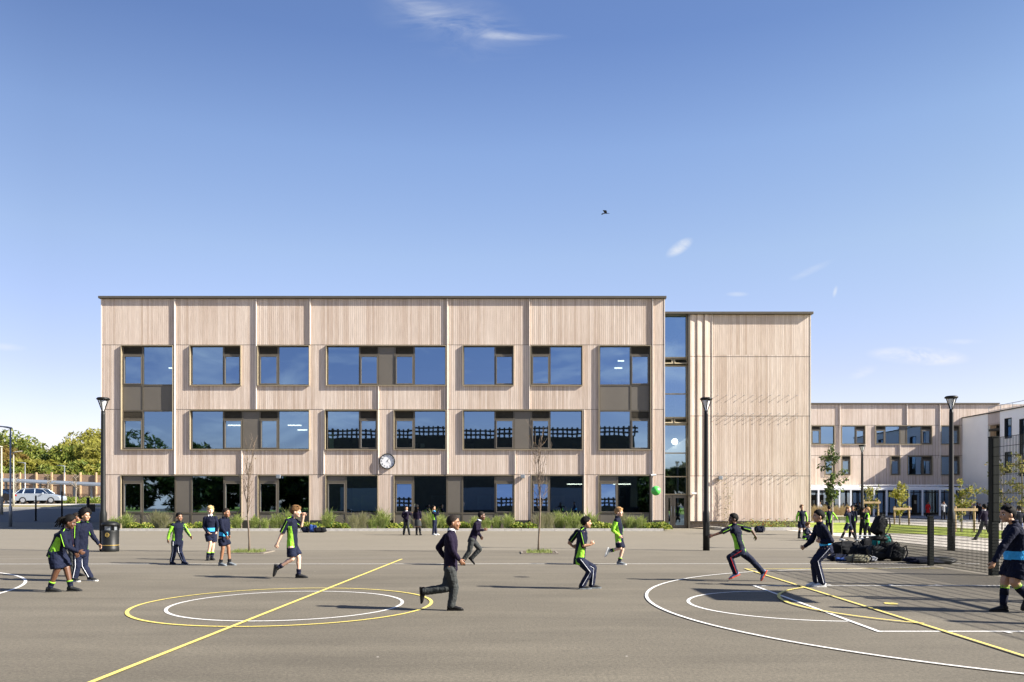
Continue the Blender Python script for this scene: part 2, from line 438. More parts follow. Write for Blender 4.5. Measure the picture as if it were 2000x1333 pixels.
addw(637, 872, 675, 754, cols(0,*r2,[('B',639,702),('N',702,739),('P',739,771),('N',771,808.5),('B',808.5,871)]))
addw(903.5, 1004, 675, 754, cols(0,*r2,[('B',905,967),('N',967,1003)]))
addw(1036, 1138, 675, 754, cols(0,*r2,[('N',1038,1074),('B',1074,1137)]))
addw(1169, 1271, 675, 879.5, dbl(1232,1269,1171,1232))
addw(371, 605, 801, 879.5, cols(0,*r3,[('B',373,436),('N',436,473),('P',473,507),('N',507,543),('B',543,604)]))
addw(634.5, 738, 801, 879.5, cols(0,*r3,[('B',638,702),('N',702,737)]))
addw(769, 872, 801, 879.5, cols(0,*r3,[('N',771,808.5),('B',808.5,871)]))
addw(903.5, 1138, 801, 879.5, cols(0,*r3,[('B',905,967),('N',967,1004),('P',1004,1038),('N',1038,1074),('B',1074,1137)]))
gt, gb = 929, 1003
def gcell(spec):
    out = []
    for ty, a, c in spec:
        if ty == 'N': out += [('panel',a,c,gt,gt+13),('case',a,c,gt+13,gb)]
        elif ty == 'B': out += [('glass',a,c,gt,gb)]
        else: out.append(('panel',a,c,gt,gb))
        out.append(('panel',a,c,gb,1034))
    return out
for x0, x1, sp_ in ((235.5,472.5,[('N',239,277),('B',277,342),('P',342,373),('B',373,437),('N',437,471.5)]),
                    (503,605,[('N',505,542),('B',542,604)]), (635.5,738.5,[('N',638,675),('B',675,738)]),
                    (769,1005,[('N',771,807),('B',807,873),('P',873,903),('B',903,967),('N',967,1004)]),
                    (1037,1140,[('N',1039,1073),('B',1073,1139)]), (1169,1271.5,[('N',1171,1206),('B',1206,1270.5)])):
    addw(x0, x1, 928, 1036, gcell(sp_), hood=.04)
holes = [(PX(w[0],YM), PX(w[1],YM), PZ(w[3],YM), PZ(w[2],YM)) for w in WIN]
XL, XR = PX(198,YM), PX(1298,YM)
joints = [PZ(584,YM), PZ(674,YM), PZ(800,YM), PZ(927.5,YM), .55]
b = MB()
for zt, zb in zip(joints, joints[1:]): boards(b, XL, XR, zb+.012, zt-.012, holes, YM, XL)
b.build('timber_cladding', 'larch', main)
b = MB(); wall_holes(b, XL+.01, XR-.01, 0, PZ(582,YM), holes, YM+.03, YM+.25)
b.build('backing_wall', 'dark_back', main)
b = MB(); b.box(XL+.02, XR-.02, YM+9, YM+9.2, 0, 13.0); b.box(XL+.01, XL+.2, YM+.26, 72, 0, 13.1); b.box(XR-.2, XR-.01, YM+.26, 72, 0, 13.1); b.box(XL+.2, XR-.2, 71.8, 72, 0, 13.1)
b.build('rear_wall', 'room', main)
b = MB(); b.box(XL+.2, XR-.2, YM+.26, 71.8, 12.95, 13.05); b.build('roof', 'roof_grey', main)
for zf in (0.12, PZ(910,YM), PZ(785,YM)):
    b = MB(); b.box(XL+.21, XR-.21, YM+.26, YM+8.9, zf-.35 if zf > 1 else zf-.1, zf, 0); b.build('floor_slab', 'room_floor', main)
for zc in (PZ(926,YM)+.02, PZ(801,YM)-.0, PZ(672,YM)):
    b = MB(); b.box(XL+.21, XR-.21, YM+.27, YM+8.9, zc, zc+.05); b.build('ceiling', 'room_ceiling', main)
b = MB()
for px in (345, 488, 622, 755, 888, 1020, 1155): b.box(PX(px,YM), PX(px,YM)+.15, YM+.5, YM+8.8, .2, 12.5)
b.build('partition', 'room', main)
# ceiling lights seen through the glass
for (px, py, w, dy) in ((336,719,14,2.0),(458,831,26,2.2),(575,831,26,2.0),(590,840,18,3.2),(1213,705,12,3),(1208,719,15,2.2),(1130,946,44,2),(1215,946,34,2)):
    Yc = YM+dy; zc = [z for z in (PZ(926,YM), PZ(801,YM), PZ(672,YM)) if z > PZ(py,Yc)-.3]
    z = PZ(py, Yc); b = MB(); b.box(PX(px-w/2,Yc), PX(px+w/2,Yc), Yc, Yc+.12, z-.03, z+.03); b.build('ceiling_light', 'tube_light', main)
for (px, py, w, h) in ((518,870,7,7),(555,870,7,8),(647,862,9,30),(825,871,8,9),(868,872,4,6),(1204,747,16,8),(1204,870,1,1)):
    Yc = YM+.35; b = MB(); b.box(PX(px-w/2,Yc), PX(px+w/2,Yc), Yc, Yc+.02, PZ(py+h/2,Yc), PZ(py-h/2,Yc)); b.build('window_card', 'blind' if h > 20 else 'paper', main)
for w in WIN: window(main, YM, *w[:5], **w[5])
RF = random.Random(5)
for zf in (.12, PZ(910,YM), PZ(785,YM)):
    x = XL+1.2
    while x < XR-2:
        b = MB(); yd = YM+1.2+RF.uniform(0,1.5); b.box(x,x+1.3,yd,yd+.6,zf+.68,zf+.72)
        for dx in (.05,1.2): b.box(x+dx,x+dx+.05,yd+.05,yd+.1,zf,zf+.679); b.box(x+dx,x+dx+.05,yd+.5,yd+.55,zf,zf+.679)
        b.build('desk','timber_edge',main)
        b = MB(); b.box(x,x+RF.uniform(.8,1.6),YM+8.8,YM+8.86,zf+1.0,zf+1.9); b.build('pin_board',RF.choice(['paper','blind','pine_wood','bronze_light']),main)
        x += RF.uniform(2.2,3.4)
# coping
b = MB(); b.box(PX(194,YM), PX(1301,YM), YM-.15, YM+.6, PZ(584,YM), PZ(579.5,YM)); b.build('coping', 'bronze', main, bevel=.01)
# fins
for px, ya, yb in ((342,584,1036),(501,584,800),(606,584,674),(874,584,927),(1034,584,800),(1274.5,584,1030),(739.5,754.5,800),
                   (633,800,927),(739.5,800,927),(473,880,927),(1006,880,927),(1141,800,1030),(1141,754,800)):
    if px == 1141 and ya == 754: continue
    x = PX(px, YM); z1, z0 = PZ(ya, YM)-.012, max(.5, PZ(yb, YM)+.012)
    if px == 342: z0 = PZ(927, YM)+.01
    if px in (1274.5,): pass
    b = MB(); b.box(x-.016, x+.016, YM-.085, YM-.002, z0, z1); b.build('fin', 'timber_edge', main)
for z in joints[1:4]:
    b = MB()
    for xa, xb in [(XL, XR)]:
        hs = [h for h in holes if h[2] < z < h[3]]
        wall_holes(b, xa, xb, z-.011, z+.011, hs, YM-.004, YM+.02)
    b.build('joint_flashing', 'bronze_dark', main)
for xx in (XL, XR): b = MB(); b.box(xx-.02, xx+.02, YM-.02, YM+.05, .5, PZ(584,YM)-.005); b.build('corner_trim', 'timber_edge', main)
b = MB()
wall_holes(b, XL, XR, .0, .54, holes, YM+.005, YM+.029); b.build('plinth', 'bronze_dark', main)
# ---- right block
YR = 48.0
RB = empty('stair_block', (PX(1300,YR), YR, 0), 'windowless timber clad block with full height glazed entrance strip right of the long block', 'building')
X0, X1 = PX(1347,YR), PX(1583,YR); XF = PX(1390.5,YR)
jr = [PZ(615,YR), PZ(697,YR), PZ(813,YR), PZ(930,YR), PZ(1018.5,YR)]
b = MB()
for zt, zb in zip(jr, jr[1:]): boards(b, XF, X1, zb+.012, zt-.012, [], YR, XF)
b.build('timber_cladding', 'larch', RB)
b = MB(); nfl = 3; wf = (XF-X0)/nfl
for i in range(nfl):         # rounded flutes
    xa = X0+i*wf
    for zt, zb in zip(jr, jr[1:]):
        n = 7; pr = [(xa, YR), (xa+.004, YR-.085)]+[(xa+wf*k/n, YR-.085*(1-(k/n)**1.6)) for k in range(1, n+1)]
        for (a, ya), (c, yc) in zip(pr, pr[1:]): b.quad((a,ya,zb+.012),(c,yc,zb+.012),(c,yc,zt-.012),(a,ya,zt-.012))
b.build('fluted_cladding', 'larch', RB)
b = MB(); b.box(X0, X1-.01, YR+.03, YR+.3, 0, PZ(613,YR)); b.box(X1-.3, X1, YR+.03, 95.9, .4, PZ(613,YR)-.02); b.build('backing_wall', 'dark_back', RB)
b = MB(); b.box(X0-.02, X1-.04, YR+.012, YR+.028, 0, jr[4]); b.build('plinth', 'plinth_brick', RB)
b = MB(); b.box(X0-.05, X1+.01, YR-.13, YR+.028, jr[4]-.03, jr[4]+.008); b.build('plinth_ledge', 'bronze_dark', RB)
b = MB()
for z in jr[1:4]: b.box(X0+.01, X1, YR-.005, YR+.02, z-.011, z+.011)
b.build('joint_flashing', 'bronze_dark', RB)
b = MB(); b.box(PX(1302,YR)-2, PX(1586.5,YR), YR-.22, YR+.6, PZ(615,YR), PZ(610.5,YR)); b.build('coping', 'bronze', RB, bevel=.01)
b = MB(); b.box(X1-.02, X1+.02, YR-.02, YR+.05, jr[4], jr[0]); b.build('corner_trim', 'timber_edge', RB)
b = MB(); b.box(XF-.02, XF+.015, YR-.06, YR-.001, jr[4]+.01, jr[0]-.01); b.build('fin', 'timber_edge', RB)
b = MB(); b.box(PX(1280,YR), X1-.3, YR+.3, 95, 12.8, 12.9); b.build('roof', 'roof_grey', RB)
# glazed stair strip
YG = YR+.25; gx0, gx1 = PX(1281,YG), PX(1341.5,YG)
b = MB(); b.box(gx1, X0-.001, YR-.16, YG+.1, 0, PZ(615.5,YR)); b.build('glazing_jamb', 'bronze', RB)
b = MB()
for py in (616, 699, 715.5, 770, 816, 830.5, 885.5, 931.5, 966): b.box(gx0, gx1, YG-.05, YG+.05, PZ(py,YG)-.035, PZ(py,YG)+.035)
b.box(gx1-.04, gx1-.001, YG-.045, YG+.045, .05, PZ(618,YG)); b.build('transom', 'bronze_light', RB)
for ya, yb in ((616,699),(715.5,770),(770,816),(830.5,885.5),(885.5,931.5),(931.5,966)):
    q = MB(); q.quad((gx0,YG,PZ(yb,YG)+.02),(gx1-.03,YG,PZ(yb,YG)+.02),(gx1-.03,YG,PZ(ya,YG)-.02),(gx0,YG,PZ(ya,YG)-.02)); q.build('pane', 'stair_glass', RB)
for ya, yb in ((700.5,714),(817.5,829)):
    for xa, xb in ((1283,1312.5),(1315.5,1341.5)):
        v = MB(); zt, zb = PZ(ya,YG), PZ(yb,YG); A, B = PX(xa,YG), PX(xb,YG); o = .30
        def tilt(x, s_, zt=zt, zb=zb): return V((x, YG-.03-o*s_, zt+(zb-zt)*s_*.9))
        for (u0,u1,s0,s1) in ((A,A+.07,0,1),(B-.07,B,0,1),(A+.07,B-.07,0,.2),(A+.07,B-.07,.8,1)):
            p = [tilt(u0,s0),tilt(u1,s0),tilt(u1,s1),tilt(u0,s1)]; q_ = [x+V((0,.05,.02)) for x in p]
            v.poly(p[::-1]); v.poly(q_)
            for i in range(4): v.poly([p[i],p[(i+1)%4],q_[(i+1)%4],q_[i]])
        vent = v.build('opening_vent', 'bronze_light', RB)
        q = MB(); q.poly([tilt(A+.07,.2)+V((0,.02,0)),tilt(B-.07,.2)+V((0,.02,0)),tilt(B-.07,.8)+V((0,.02,0)),tilt(A+.07,.8)+V((0,.02,0))]); q.build('pane', 'car_glass', vent)
# doors
for xa, xb, hx in ((1300,1313.5,1310.3),(1314,1341.2,1316.2)):
    b = MB(); A, B = PX(xa,YG), PX(xb,YG); zt = PZ(968,YG)
    bars(b, A, B, .03, zt, .16, YG-.07, YG+.0); d = b.build('door', 'bronze_panel', RB)
    q = MB(); q.quad((A+.15,YG-.03,.15),(B-.15,YG-.03,.15),(B-.15,YG-.03,zt-.15),(A+.15,YG-.03,zt-.15)); q.build('pane', 'stair_glass', d)
    h = MB(); hxx = PX(hx,YG); h.tube((hxx,YG-.14,PZ(1010,YG)),(hxx,YG-.14,PZ(989,YG)),.022,n=8)
    for zz in (1008,991): h.tube((hxx,YG-.14,PZ(zz,YG)),(hxx,YG-.07,PZ(zz,YG)),.012,n=6)
    h.build('handle', 'galv', d, smooth=True)
# stair interior: landings, white wall, stair soffit, globe lamp
b = MB(); b.box(gx0-1, gx1+.8, YR+6, YR+6.2, 0, 12.7); b.box(gx1+.5, gx1+.7, YG+.2, YR+6, 0, 12.7); b.build('stairwell_wall', 'room_ceiling', RB)
b = MB()
for py in (705, 822): b.box(gx0-1, gx1+.5, YG+.15, YR+2.2, PZ(py+5,YG), PZ(py-5,YG))
b.build('stair_landing', 'concrete', RB)
b = MB(); za, zb = PZ(883,YG), PZ(850,YG)
b.poly([(gx0-.8,YG+1.2,za-.9),(gx1+.4,YG+1.2,zb),(gx1+.4,YG+2.6,zb),(gx0-.8,YG+2.6,za-.9)]); b.poly([(gx0-.8,YG+1.2,za-.9),(gx1+.4,YG+1.2,za-.9),(gx1+.4,YG+1.2,zb)]); b.build('stair_flight', 'white_render', RB)
c = P(1318,863,YG+.8); b = MB(); b.ell(c,V((.2,0,0)),V((0,.2,0)),V((0,0,.2))); b.build('globe_lamp', 'tube_light', RB, smooth=True)
# wire brackets for climbing plants
pro = None
for ry, n in ((773,10),(809,10),(817,10),(925,10),(934,10),(1013,10)):
    for i in range(n):
        px = 1401+i*17.2; loc = V((PX(px,YR), YR, PZ(ry,YR)))
        if pro is None:
            r_ = empty('proto', (0,0,0)); bb = MB(); bb.tube((0,.02,0),(0,-.14,0),.0115,n=6); bb.tube((0,-.13,0),(0,-.15,0),.025,n=8); pro = bb.build('wire_bracket', 'galv', r_)
            pro.parent = RB; pro.location = loc-V(RB.location); bpy.data.objects.remove(r_)
        else:
            o = pro.copy(); COL.objects.link(o); o.location = loc-V(RB.location)
# wall mounted bits
def walllight(px, py, Y, label):
    r_ = empty('wall_light', P(px,py,Y), label, 'wall light', 'grey boxes fixed to the timber wall')
    c = V(r_.location); b = MB(); b.box(c.x-.12,c.x+.12,Y-.2,Y-.03,c.z-.1,c.z+.1); b.build('housing','galv',r_,bevel=.02)
    b = MB(); b.box(c.x-.09,c.x+.09,Y-.18,Y-.05,c.z-.115,c.z-.101); b.build('lens','lamp_lens',r_)
    b = MB(); b.box(c.x-.05,c.x+.05,Y-.03,Y-.001,c.z-.05,c.z+.05); b.build('bracket','bronze_dark',r_)
walllight(1021,931,YM,'grey box light on the timber pier left of the bare tree with the pale pit')
walllight(1406,934,YR,'grey box light on the windowless wall above the climbing plant')
walllight(545,931,YM,'grey box light above the ground floor window behind the walking boy')
def cctv(px, py, Y, label):
    r_ = empty('security_camera', P(px,py,Y), label, 'camera', 'white security cameras')
    c = V(r_.location); b = MB(); b.tube(c+V((-.15,-.16,0)), c+V((.13,-.16,.02)), .055, n=12); b.build('housing','white_paint',r_,smooth=False)
    b = MB(); b.tube(c+V((.05,-.12,0)), c+V((.05,0,0)), .02); b.build('bracket','white_paint',r_)
    b = MB(); b.tube(c+V((-.155,-.16,0)), c+V((-.151,-.16,0)), .04, n=12); b.build('lens','black_metal',r_)
cctv(1276,929,YM,'white security camera at the right end of the long facade above the last window')
cctv(1355,965,YR,'white security camera on the fluted boards right of the entrance doors')
# clock
ck = empty('wall_clock', P(757,901.5,YM), 'large round white wall clock in a dark rim on the boards', 'clock')
c = V(ck.location); R_ = .435
b = MB(); rg = []
for r, y in ((R_-.045,-.12),(R_-.02,-.15),(R_,-.14),(R_+.01,-.08),(R_,0.0)): rg.append((c+V((0,y,0)), V((r,0,0)), V((0,0,r))))
b.loft(rg, 40, cap=False); b.build('rim','black_metal',ck,smooth=True)
b = MB(); b.loft([(c+V((0,-.10,0)),V((R_-.03,0,0)),V((0,0,R_-.03))),(c+V((0,-.02,0)),V((R_-.03,0,0)),V((0,0,R_-.03)))],40); b.build('face','white_paint',ck)
def numtxt(s, size):
    cu = bpy.data.curves.new('n','FONT'); cu.body = s; cu.size = size; cu.align_x='CENTER'; cu.align_y='CENTER'; cu.extrude = .002
    o = bpy.data.objects.new('n',cu); COL.objects.link(o); bpy.context.view_layer.update()
    me = bpy.data.meshes.new_from_object(o.evaluated_get(bpy.context.evaluated_depsgraph_get())); bpy.data.objects.remove(o); return me
for h in range(1,13):
    a = math.radians(90-30*h); me = numtxt(str(h), .13); me.materials.clear(); me.materials.append(MATS['black_metal'])
    me.transform(Matrix.Rotation(math.pi/2,4,'X'))
    o = bpy.data.objects.new('numeral', me); COL.objects.link(o); o.parent = ck; o.location = (.32*math.cos(a),-.106,.32*math.sin(a))
for ang, L, w in ((58,.2,.016),(-42,.29,.01)):
    a = math.radians(ang); d = V((math.cos(a),0,math.sin(a))); q = V((-d.z,0,d.x))*w
    b = MB(); e = c+V((0,-.112,0)); b.poly([e-d*.05-q,e+d*L-q*.4,e+d*L+q*.4,e-d*.05+q]); b.build('hand','black_metal',ck)
# ---- far wing
YW = 96.0
FW = empty('far_wing', (PX(1560,YW), YW, 0), 'distant timber clad school wing behind the white canopy and small trees', 'building')
fx0, fx1 = PX(1560,YW), PX(2060,YW)
wins = [(1584,1630,831.5,869,'NB'),(1643,1690,831.5,869,'BN'),(1709,1820,831.5,869,'NBPBN'),(1837,1874,831.5,869,'BN'),
        (1610,1631,890.5,929,'N'),(1643,1661,890.5,929,'N'),(1739,1758,890.5,929,'N'),(1772,1821,890.5,929,'BN'),(1837,1874,890.5,929,'BN')]
hl = [(PX(w[0],YW),PX(w[1],YW),PZ(w[3],YW),PZ(w[2],YW)) for w in wins]
jw = [PZ(790,YW), PZ(831,YW), PZ(890,YW), PZ(949,YW)]
b = MB()
for zt, zb in zip(jw, jw[1:]): boards(b, fx0, fx1, zb+.02, zt-.02, hl, YW, fx0)
b.build('timber_cladding','larch',FW)
b = MB(); wall_holes(b, fx0, fx1, jw[3]-.3, jw[0], hl, YW+.03, YW+.2); b.build('backing_wall','dark_back',FW)
b = MB()
for z in jw[1:3]: wall_holes(b, fx0, fx1, z-.02, z+.02, [h for h in hl if h[2]<z<h[3]], YW-.005, YW+.02)
b.build('joint_flashing','bronze_dark',FW)
b = MB(); b.box(fx0, PX(1951,YW), YW-.2, YW+.6, jw[0], PZ(787.5,YW)); b.build('coping','bronze',FW)
b = MB(); b.box(fx0, fx1, YW+8, YW+8.2, 0, 13); b.box(fx0, fx1, YW+.25, YW+8, 4.4, 4.6); b.box(fx0, fx1, YW+.25, YW+8, 8.0, 8.2); b.box(fx0, fx1, YW+.25, YW+30, 12.9, 13.0); b.build('rear_wall','room',FW)
for w in wins:
    spec = w[4]; wid = {'N':.9,'B':1.35,'P':.6}; tot = sum(wid[c_] for c_ in spec); x = w[0]+.5; cl = []
    for c_ in spec:
        x2 = x+(w[1]-w[0]-1)*wid[c_]/tot
        if c_ == 'N': cl += [('louv',x,x2,w[2]+.5,w[2]+8),('case',x,x2,w[2]+8,w[3]-.5)]
        else: cl.append(('glass' if c_ == 'B' else 'panel',x,x2,w[2]+.5,w[3]-.5))
        x = x2
    window(FW, YW, w[0], w[1], w[2], w[3], cl, hood=.12, bar=.08, sc=1.6)
for px, ya, yb in ((1640,790,949),(1771,790,831),(1757.5,869,890),(1835.5,790,949),(1709,929,949)):
    b = MB(); x = PX(px,YW); b.box(x-.03,x+.03,YW-.13,YW-.002,PZ(yb,YW)+.02,PZ(ya,YW)-.02); b.build('fin','timber_edge',FW)
# ground floor glazing of the wing
b = MB(); gxs = [PX(p,YW) for p in range(1572,1960,12)]
for x in gxs: b.box(x-.05,x+.05,YW+.35,YW+.45,0,PZ(955,YW))
b.box(fx0,fx1,YW+.34,YW+.46,PZ(962,YW)-.05,PZ(962,YW)+.05); b.box(fx0,fx1,YW+.34,YW+.46,0,.25); b.build('curtain_wall_frame','bronze_dark',FW)
b = MB(); b.quad((fx0,YW+.4,0),(fx1,YW+.4,0),(fx1,YW+.4,4.2),(fx0,YW+.4,4.2)); b.build('pane','glass',FW)
for px in (1590.5, 1606, 1789):
    b = MB(); A = PX(px-4,YW); B = PX(px+4,YW); b.box(A,B,YW+.2,YW+.28,.05,2.4); d = b.build('door','bronze_dark',FW)
    b = MB(); b.box(A+.12,B-.12,YW+.17,YW+.2,1.3,1.75); b.build('notice','paper',d)
# canopy
YCn = 88.0
CN = empty('canopy', (PX(1585,YCn), YCn, 0), 'long white flat canopy on slim white posts along the far wing', 'canopy')
zc = PZ(955.5,YCn)
b = MB(); b.box(PX(1560,YCn), PX(1907,YCn), YCn, YCn+.12, zc-.12, zc+.12); b.build('front_beam','white_paint',CN)
b = MB(); b.quad((PX(1560,YCn),YCn+.13,zc+.1),(PX(1907,YCn),YCn+.13,zc+.1),(PX(1907,YCn),YW-.02,zc+.42),(PX(1560,YCn),YW-.02,zc+.42)); b.quad((PX(1560,YCn),YCn+.13,zc+.05),(PX(1560,YCn),YW-.02,zc+.37),(PX(1907,YCn),YW-.02,zc+.37),(PX(1907,YCn),YCn+.13,zc+.05)); b.build('roof_sheet','white_render',CN)
b = MB()
for i in range(28):
    x = PX(1562,YCn)+i*.72; b.box(x,x+.06,YCn+.13,YW-.1,zc+.43,zc+.5)
b.build('rafter','white_paint',CN)
for px in (1599,1640,1662,1707,1732,1776,1802,1836,1865,1905):
    b = MB(); x = PX(px,YCn); b.box(x-.09,x+.09,YCn+.001,YCn+.11,0,zc-.121); b.build('post','white_paint',CN)
# ---- white building on the right (its side faces left, in shade)
XW = 54.4; ZT = 11.62
WB = empty('white_building', (XW, 84, 0), 'white rendered school building in shade at the right edge behind the fence', 'building')
def zy(px): return XW*F/(px-1000)
slots = [(zy(1976),zy(1962),PZ(857,87.2),PZ(817,87.2)),(zy(1976),zy(1962),PZ(925,87.2),PZ(883,87.2)),(zy(2012),zy(1991),PZ(930,83),PZ(815,83)),(74.5,76,PZ(857,87.2),PZ(817,87.2)),(74.5,76,PZ(925,87.2),PZ(883,87.2))]
def side_holes(b, y0, y1, z0, z1, holes, xa, xb):
    t_ = MB(); wall_holes(t_, y0, y1, z0, z1, holes, xa, xb)
    n = len(b.v); b.v += [V((p.y, p.x, p.z)) for p in t_.v]; b.f += [tuple(n+i for i in f)[::-1] for f in t_.f]; b.mi += t_.mi
b = MB(); ya, yb = zy(1953), zy(1929)
side_holes(b, yb, YW-.02, 0, ZT, [], XW, XW+.3); side_holes(b, 66, ya, 0, ZT, slots, XW, XW+.3)
b.box(XW+.3, XW+24, 66, 66.3, 0, ZT); b.build('render_wall','white_render',WB)
b = MB(); b.box(XW-.12, XW+.5, 65.9, YW-.03, ZT, ZT+.12); b.build('coping','bronze_dark',WB)
b = MB(); b.box(XW+.5, XW+24, 66.3, YW-.03, ZT-.3, ZT-.2); b.build('roof','roof_grey',WB)
b = MB()
for y0,y1,z0,z1 in slots: b.box(XW+.18, XW+.26, y0, y1, z0, z1)
b.build('window','glass',WB)
for y0,y1,z0,z1 in slots:
    b = MB(); b.box(XW-.02,XW+.18,y0,y0+.06,z0,z1); b.box(XW-.02,XW+.18,y1-.06,y1,z0,z1); b.box(XW-.02,XW+.18,y0+.06,y1-.06,z1-.06,z1); b.box(XW-.02,XW+.18,y0+.06,y1-.06,z0,z0+.06); b.build('window_frame','bronze_dark',WB)
b = MB(); b.box(XW+1.2, XW+1.3, ya, yb, 0, ZT-1.4); b.build('recess_glazing','glass',WB)
b = MB(); b.box(XW+1.31, XW+1.5, ya, yb, 0, ZT-.3); b.build('recess_wall','dark_back',WB)
b = MB()
for z in (3.6, 7.2, 9.6): b.box(XW+.1, XW+1.2, ya, yb, z, z+.25)
for i in range(5): y = ya+(yb-ya)*i/4; b.box(XW+1.0,XW+1.19,y-.06,y+.06,0,ZT-1.3)
b.build('recess_frame','bronze_dark',WB)
b = MB(); b.box(XW+.05, XW+.9, ya, yb, ZT-1.35, ZT-.02); b.build('recess_head','larch',WB)
# roof guard rail
GR = empty('roof_railing', (XW+2, 90, ZT), 'thin grey guard rail on the roof above the white building', 'railing')
b = MB()
for z in (.6,1.1): b.tube((XW+2,76,ZT+z),(XW+2,94,ZT+z),.035,n=6)
for i in range(9): b.tube((XW+2,76+i*2.25,ZT-.2),(XW+2,76+i*2.25,ZT+1.1),.03,n=6)
b.build('rail','galv',GR)
# ---- dark timber hall behind the viewer (seen mirrored in the windows)
HB = empty('dark_hall', (-4, -12, 0), 'dark timber hall with slatted parapet mirrored in the first floor windows', 'building')
b = MB(); b.box(-25, 16, -30, -12, 0, 9.95); b.build('wall','dark_timber',HB)
b = MB()
for z in (10.25, 10.75): b.box(-25.5, 16.5, -12.1, -11.95, z, z+.22)
x = -25
while x < 16.5: b.box(x, x+.22, -12.25, -12.11, 9.8, 11.15); x += .62
b.build('slatted_parapet','dark_timber',HB)
b = MB(); b.box(-22,-16,-11.99,-11.9,.3,3.2); b.box(-8,-2,-11.99,-11.9,.3,3.2); b.box(5,12,-11.99,-11.9,.3,3.2); b.build('shutter','galv',HB)
# ---------------------------------------------------------------- vegetation
def leafmat(name, cols, trans=.5):
    m, t, b = nt(name)
    g = t.nodes.new('ShaderNodeNewGeometry')
    c = ramp(t, g.outputs['Random Per Island'], [(i/(len(cols)-1), c_) for i, c_ in enumerate(cols)])
    t.links.new(c, b.inputs['Base Color']); b.inputs['Roughness'].default_value = .6; b.inputs['Specular IOR Level'].default_value = .3
    tl = t.nodes.new('ShaderNodeBsdfTranslucent'); t.links.new(c, tl.inputs[0])
    mx = t.nodes.new('ShaderNodeMixShader'); mx.inputs[0].default_value = trans
    t.links.new(b.outputs[0], mx.inputs[1]); t.links.new(tl.outputs[0], mx.inputs[2]); t.links.new(mx.outputs[0], t.nodes['Material Output'].inputs[0])
leafmat('leaf_green', [(.06,.10,.02),(.15,.20,.03),(.25,.29,.05),(.36,.36,.08)])
leafmat('leaf_dark', [(.02,.045,.012),(.05,.09,.02),(.09,.14,.03),(.14,.17,.03)])
leafmat('leaf_yellow', [(.17,.18,.03),(.32,.31,.05),(.42,.38,.08),(.22,.24,.04)])
leafmat('leaf_rust', [(.14,.10,.03),(.24,.15,.04),(.30,.21,.05),(.13,.15,.03)])
leafmat('leaf_young', [(.07,.10,.02),(.15,.17,.03),(.27,.25,.06),(.38,.31,.09)])
leafmat('leaf_orange', [(.45,.16,.03),(.5,.26,.04),(.22,.2,.03)])
leafmat('blade_pale', [(.38,.37,.20),(.52,.49,.30),(.28,.31,.12),(.42,.38,.22)])
leafmat('blade_green', [(.20,.30,.06),(.38,.46,.12),(.58,.62,.25),(.26,.34,.06)])
leafmat('blade_tan', [(.55,.42,.20),(.66,.52,.28),(.45,.33,.14)])
leafmat('shrub_leaf', [(.06,.13,.02),(.16,.26,.03),(.38,.42,.07),(.62,.58,.16)])
simple('bark', (.16,.12,.085), .9, var=.3, scale=10, bmp=.4)
simple('bark_pale', (.36,.31,.25), .9, var=.25, scale=14, bmp=.3)
rnd = random.Random(11)
def rv(r=rnd):
    while True:
        v = V((r.uniform(-1,1), r.uniform(-1,1), r.uniform(-1,1)))
        if .05 < v.length < 1: return v
def leafquad(b, c, s, r=rnd, m=0, asp=.6):
    d = rv(r).normalized(); u = d.cross(rv(r)).normalized(); w = d.cross(u)
    b.poly([c-u*s, c+w*s*asp*.5-u*s*.1, c+u*s, c-w*s*asp*.5-u*s*.1], m)
def tree_big(label, loc, h, rx, mat, seed, n=6500, ls=.33, group='trees beyond the timber fence', bark='bark', zlo=.16):
    r = random.Random(seed); root = empty('tree', loc, label, 'tree', group); L = V(loc)
    b = MB(); th = h*.38; b.path([L, L+V((.15,0,th*.5)), L+V((.0,.1,th)), L+V((.2,0,h*.75))], [h*.03,h*.024,h*.018,h*.006], 8)
    clumps = []
    nc = 40
    for i in range(nc):
        a = r.uniform(0, 6.283); q = r.random()**.5; zz = r.uniform(zlo, 1.0)
        prof = math.sin(math.pi*min(1, max(.05, (zz-.12)/.95)))**.6
        c = L+V((math.cos(a)*q*rx*prof, math.sin(a)*q*rx*prof, h*zz*.93)); rad = h*r.uniform(.09,.17)
        clumps.append((c, rad))
        if i % 2 == 0: st = L+V((0,0,h*min(.7, zz*.6))); b.path([st, st.lerp(c,.55)+rv(r)*.3, c], [h*.011,h*.007,h*.002], 5)
    b.build('trunk', bark, root, smooth=True)
    f = MB()
    for c, rad in clumps:
        for k in range(n//nc):
            v = rv(r); v = v.normalized()*(v.length**.4)
            p = c+V((v.x*rad*1.25, v.y*rad*1.25, v.z*rad*.85))
            leafquad(f, p, ls*r.uniform(.6,1.3), r)
    f.build('crown', mat, root); return root
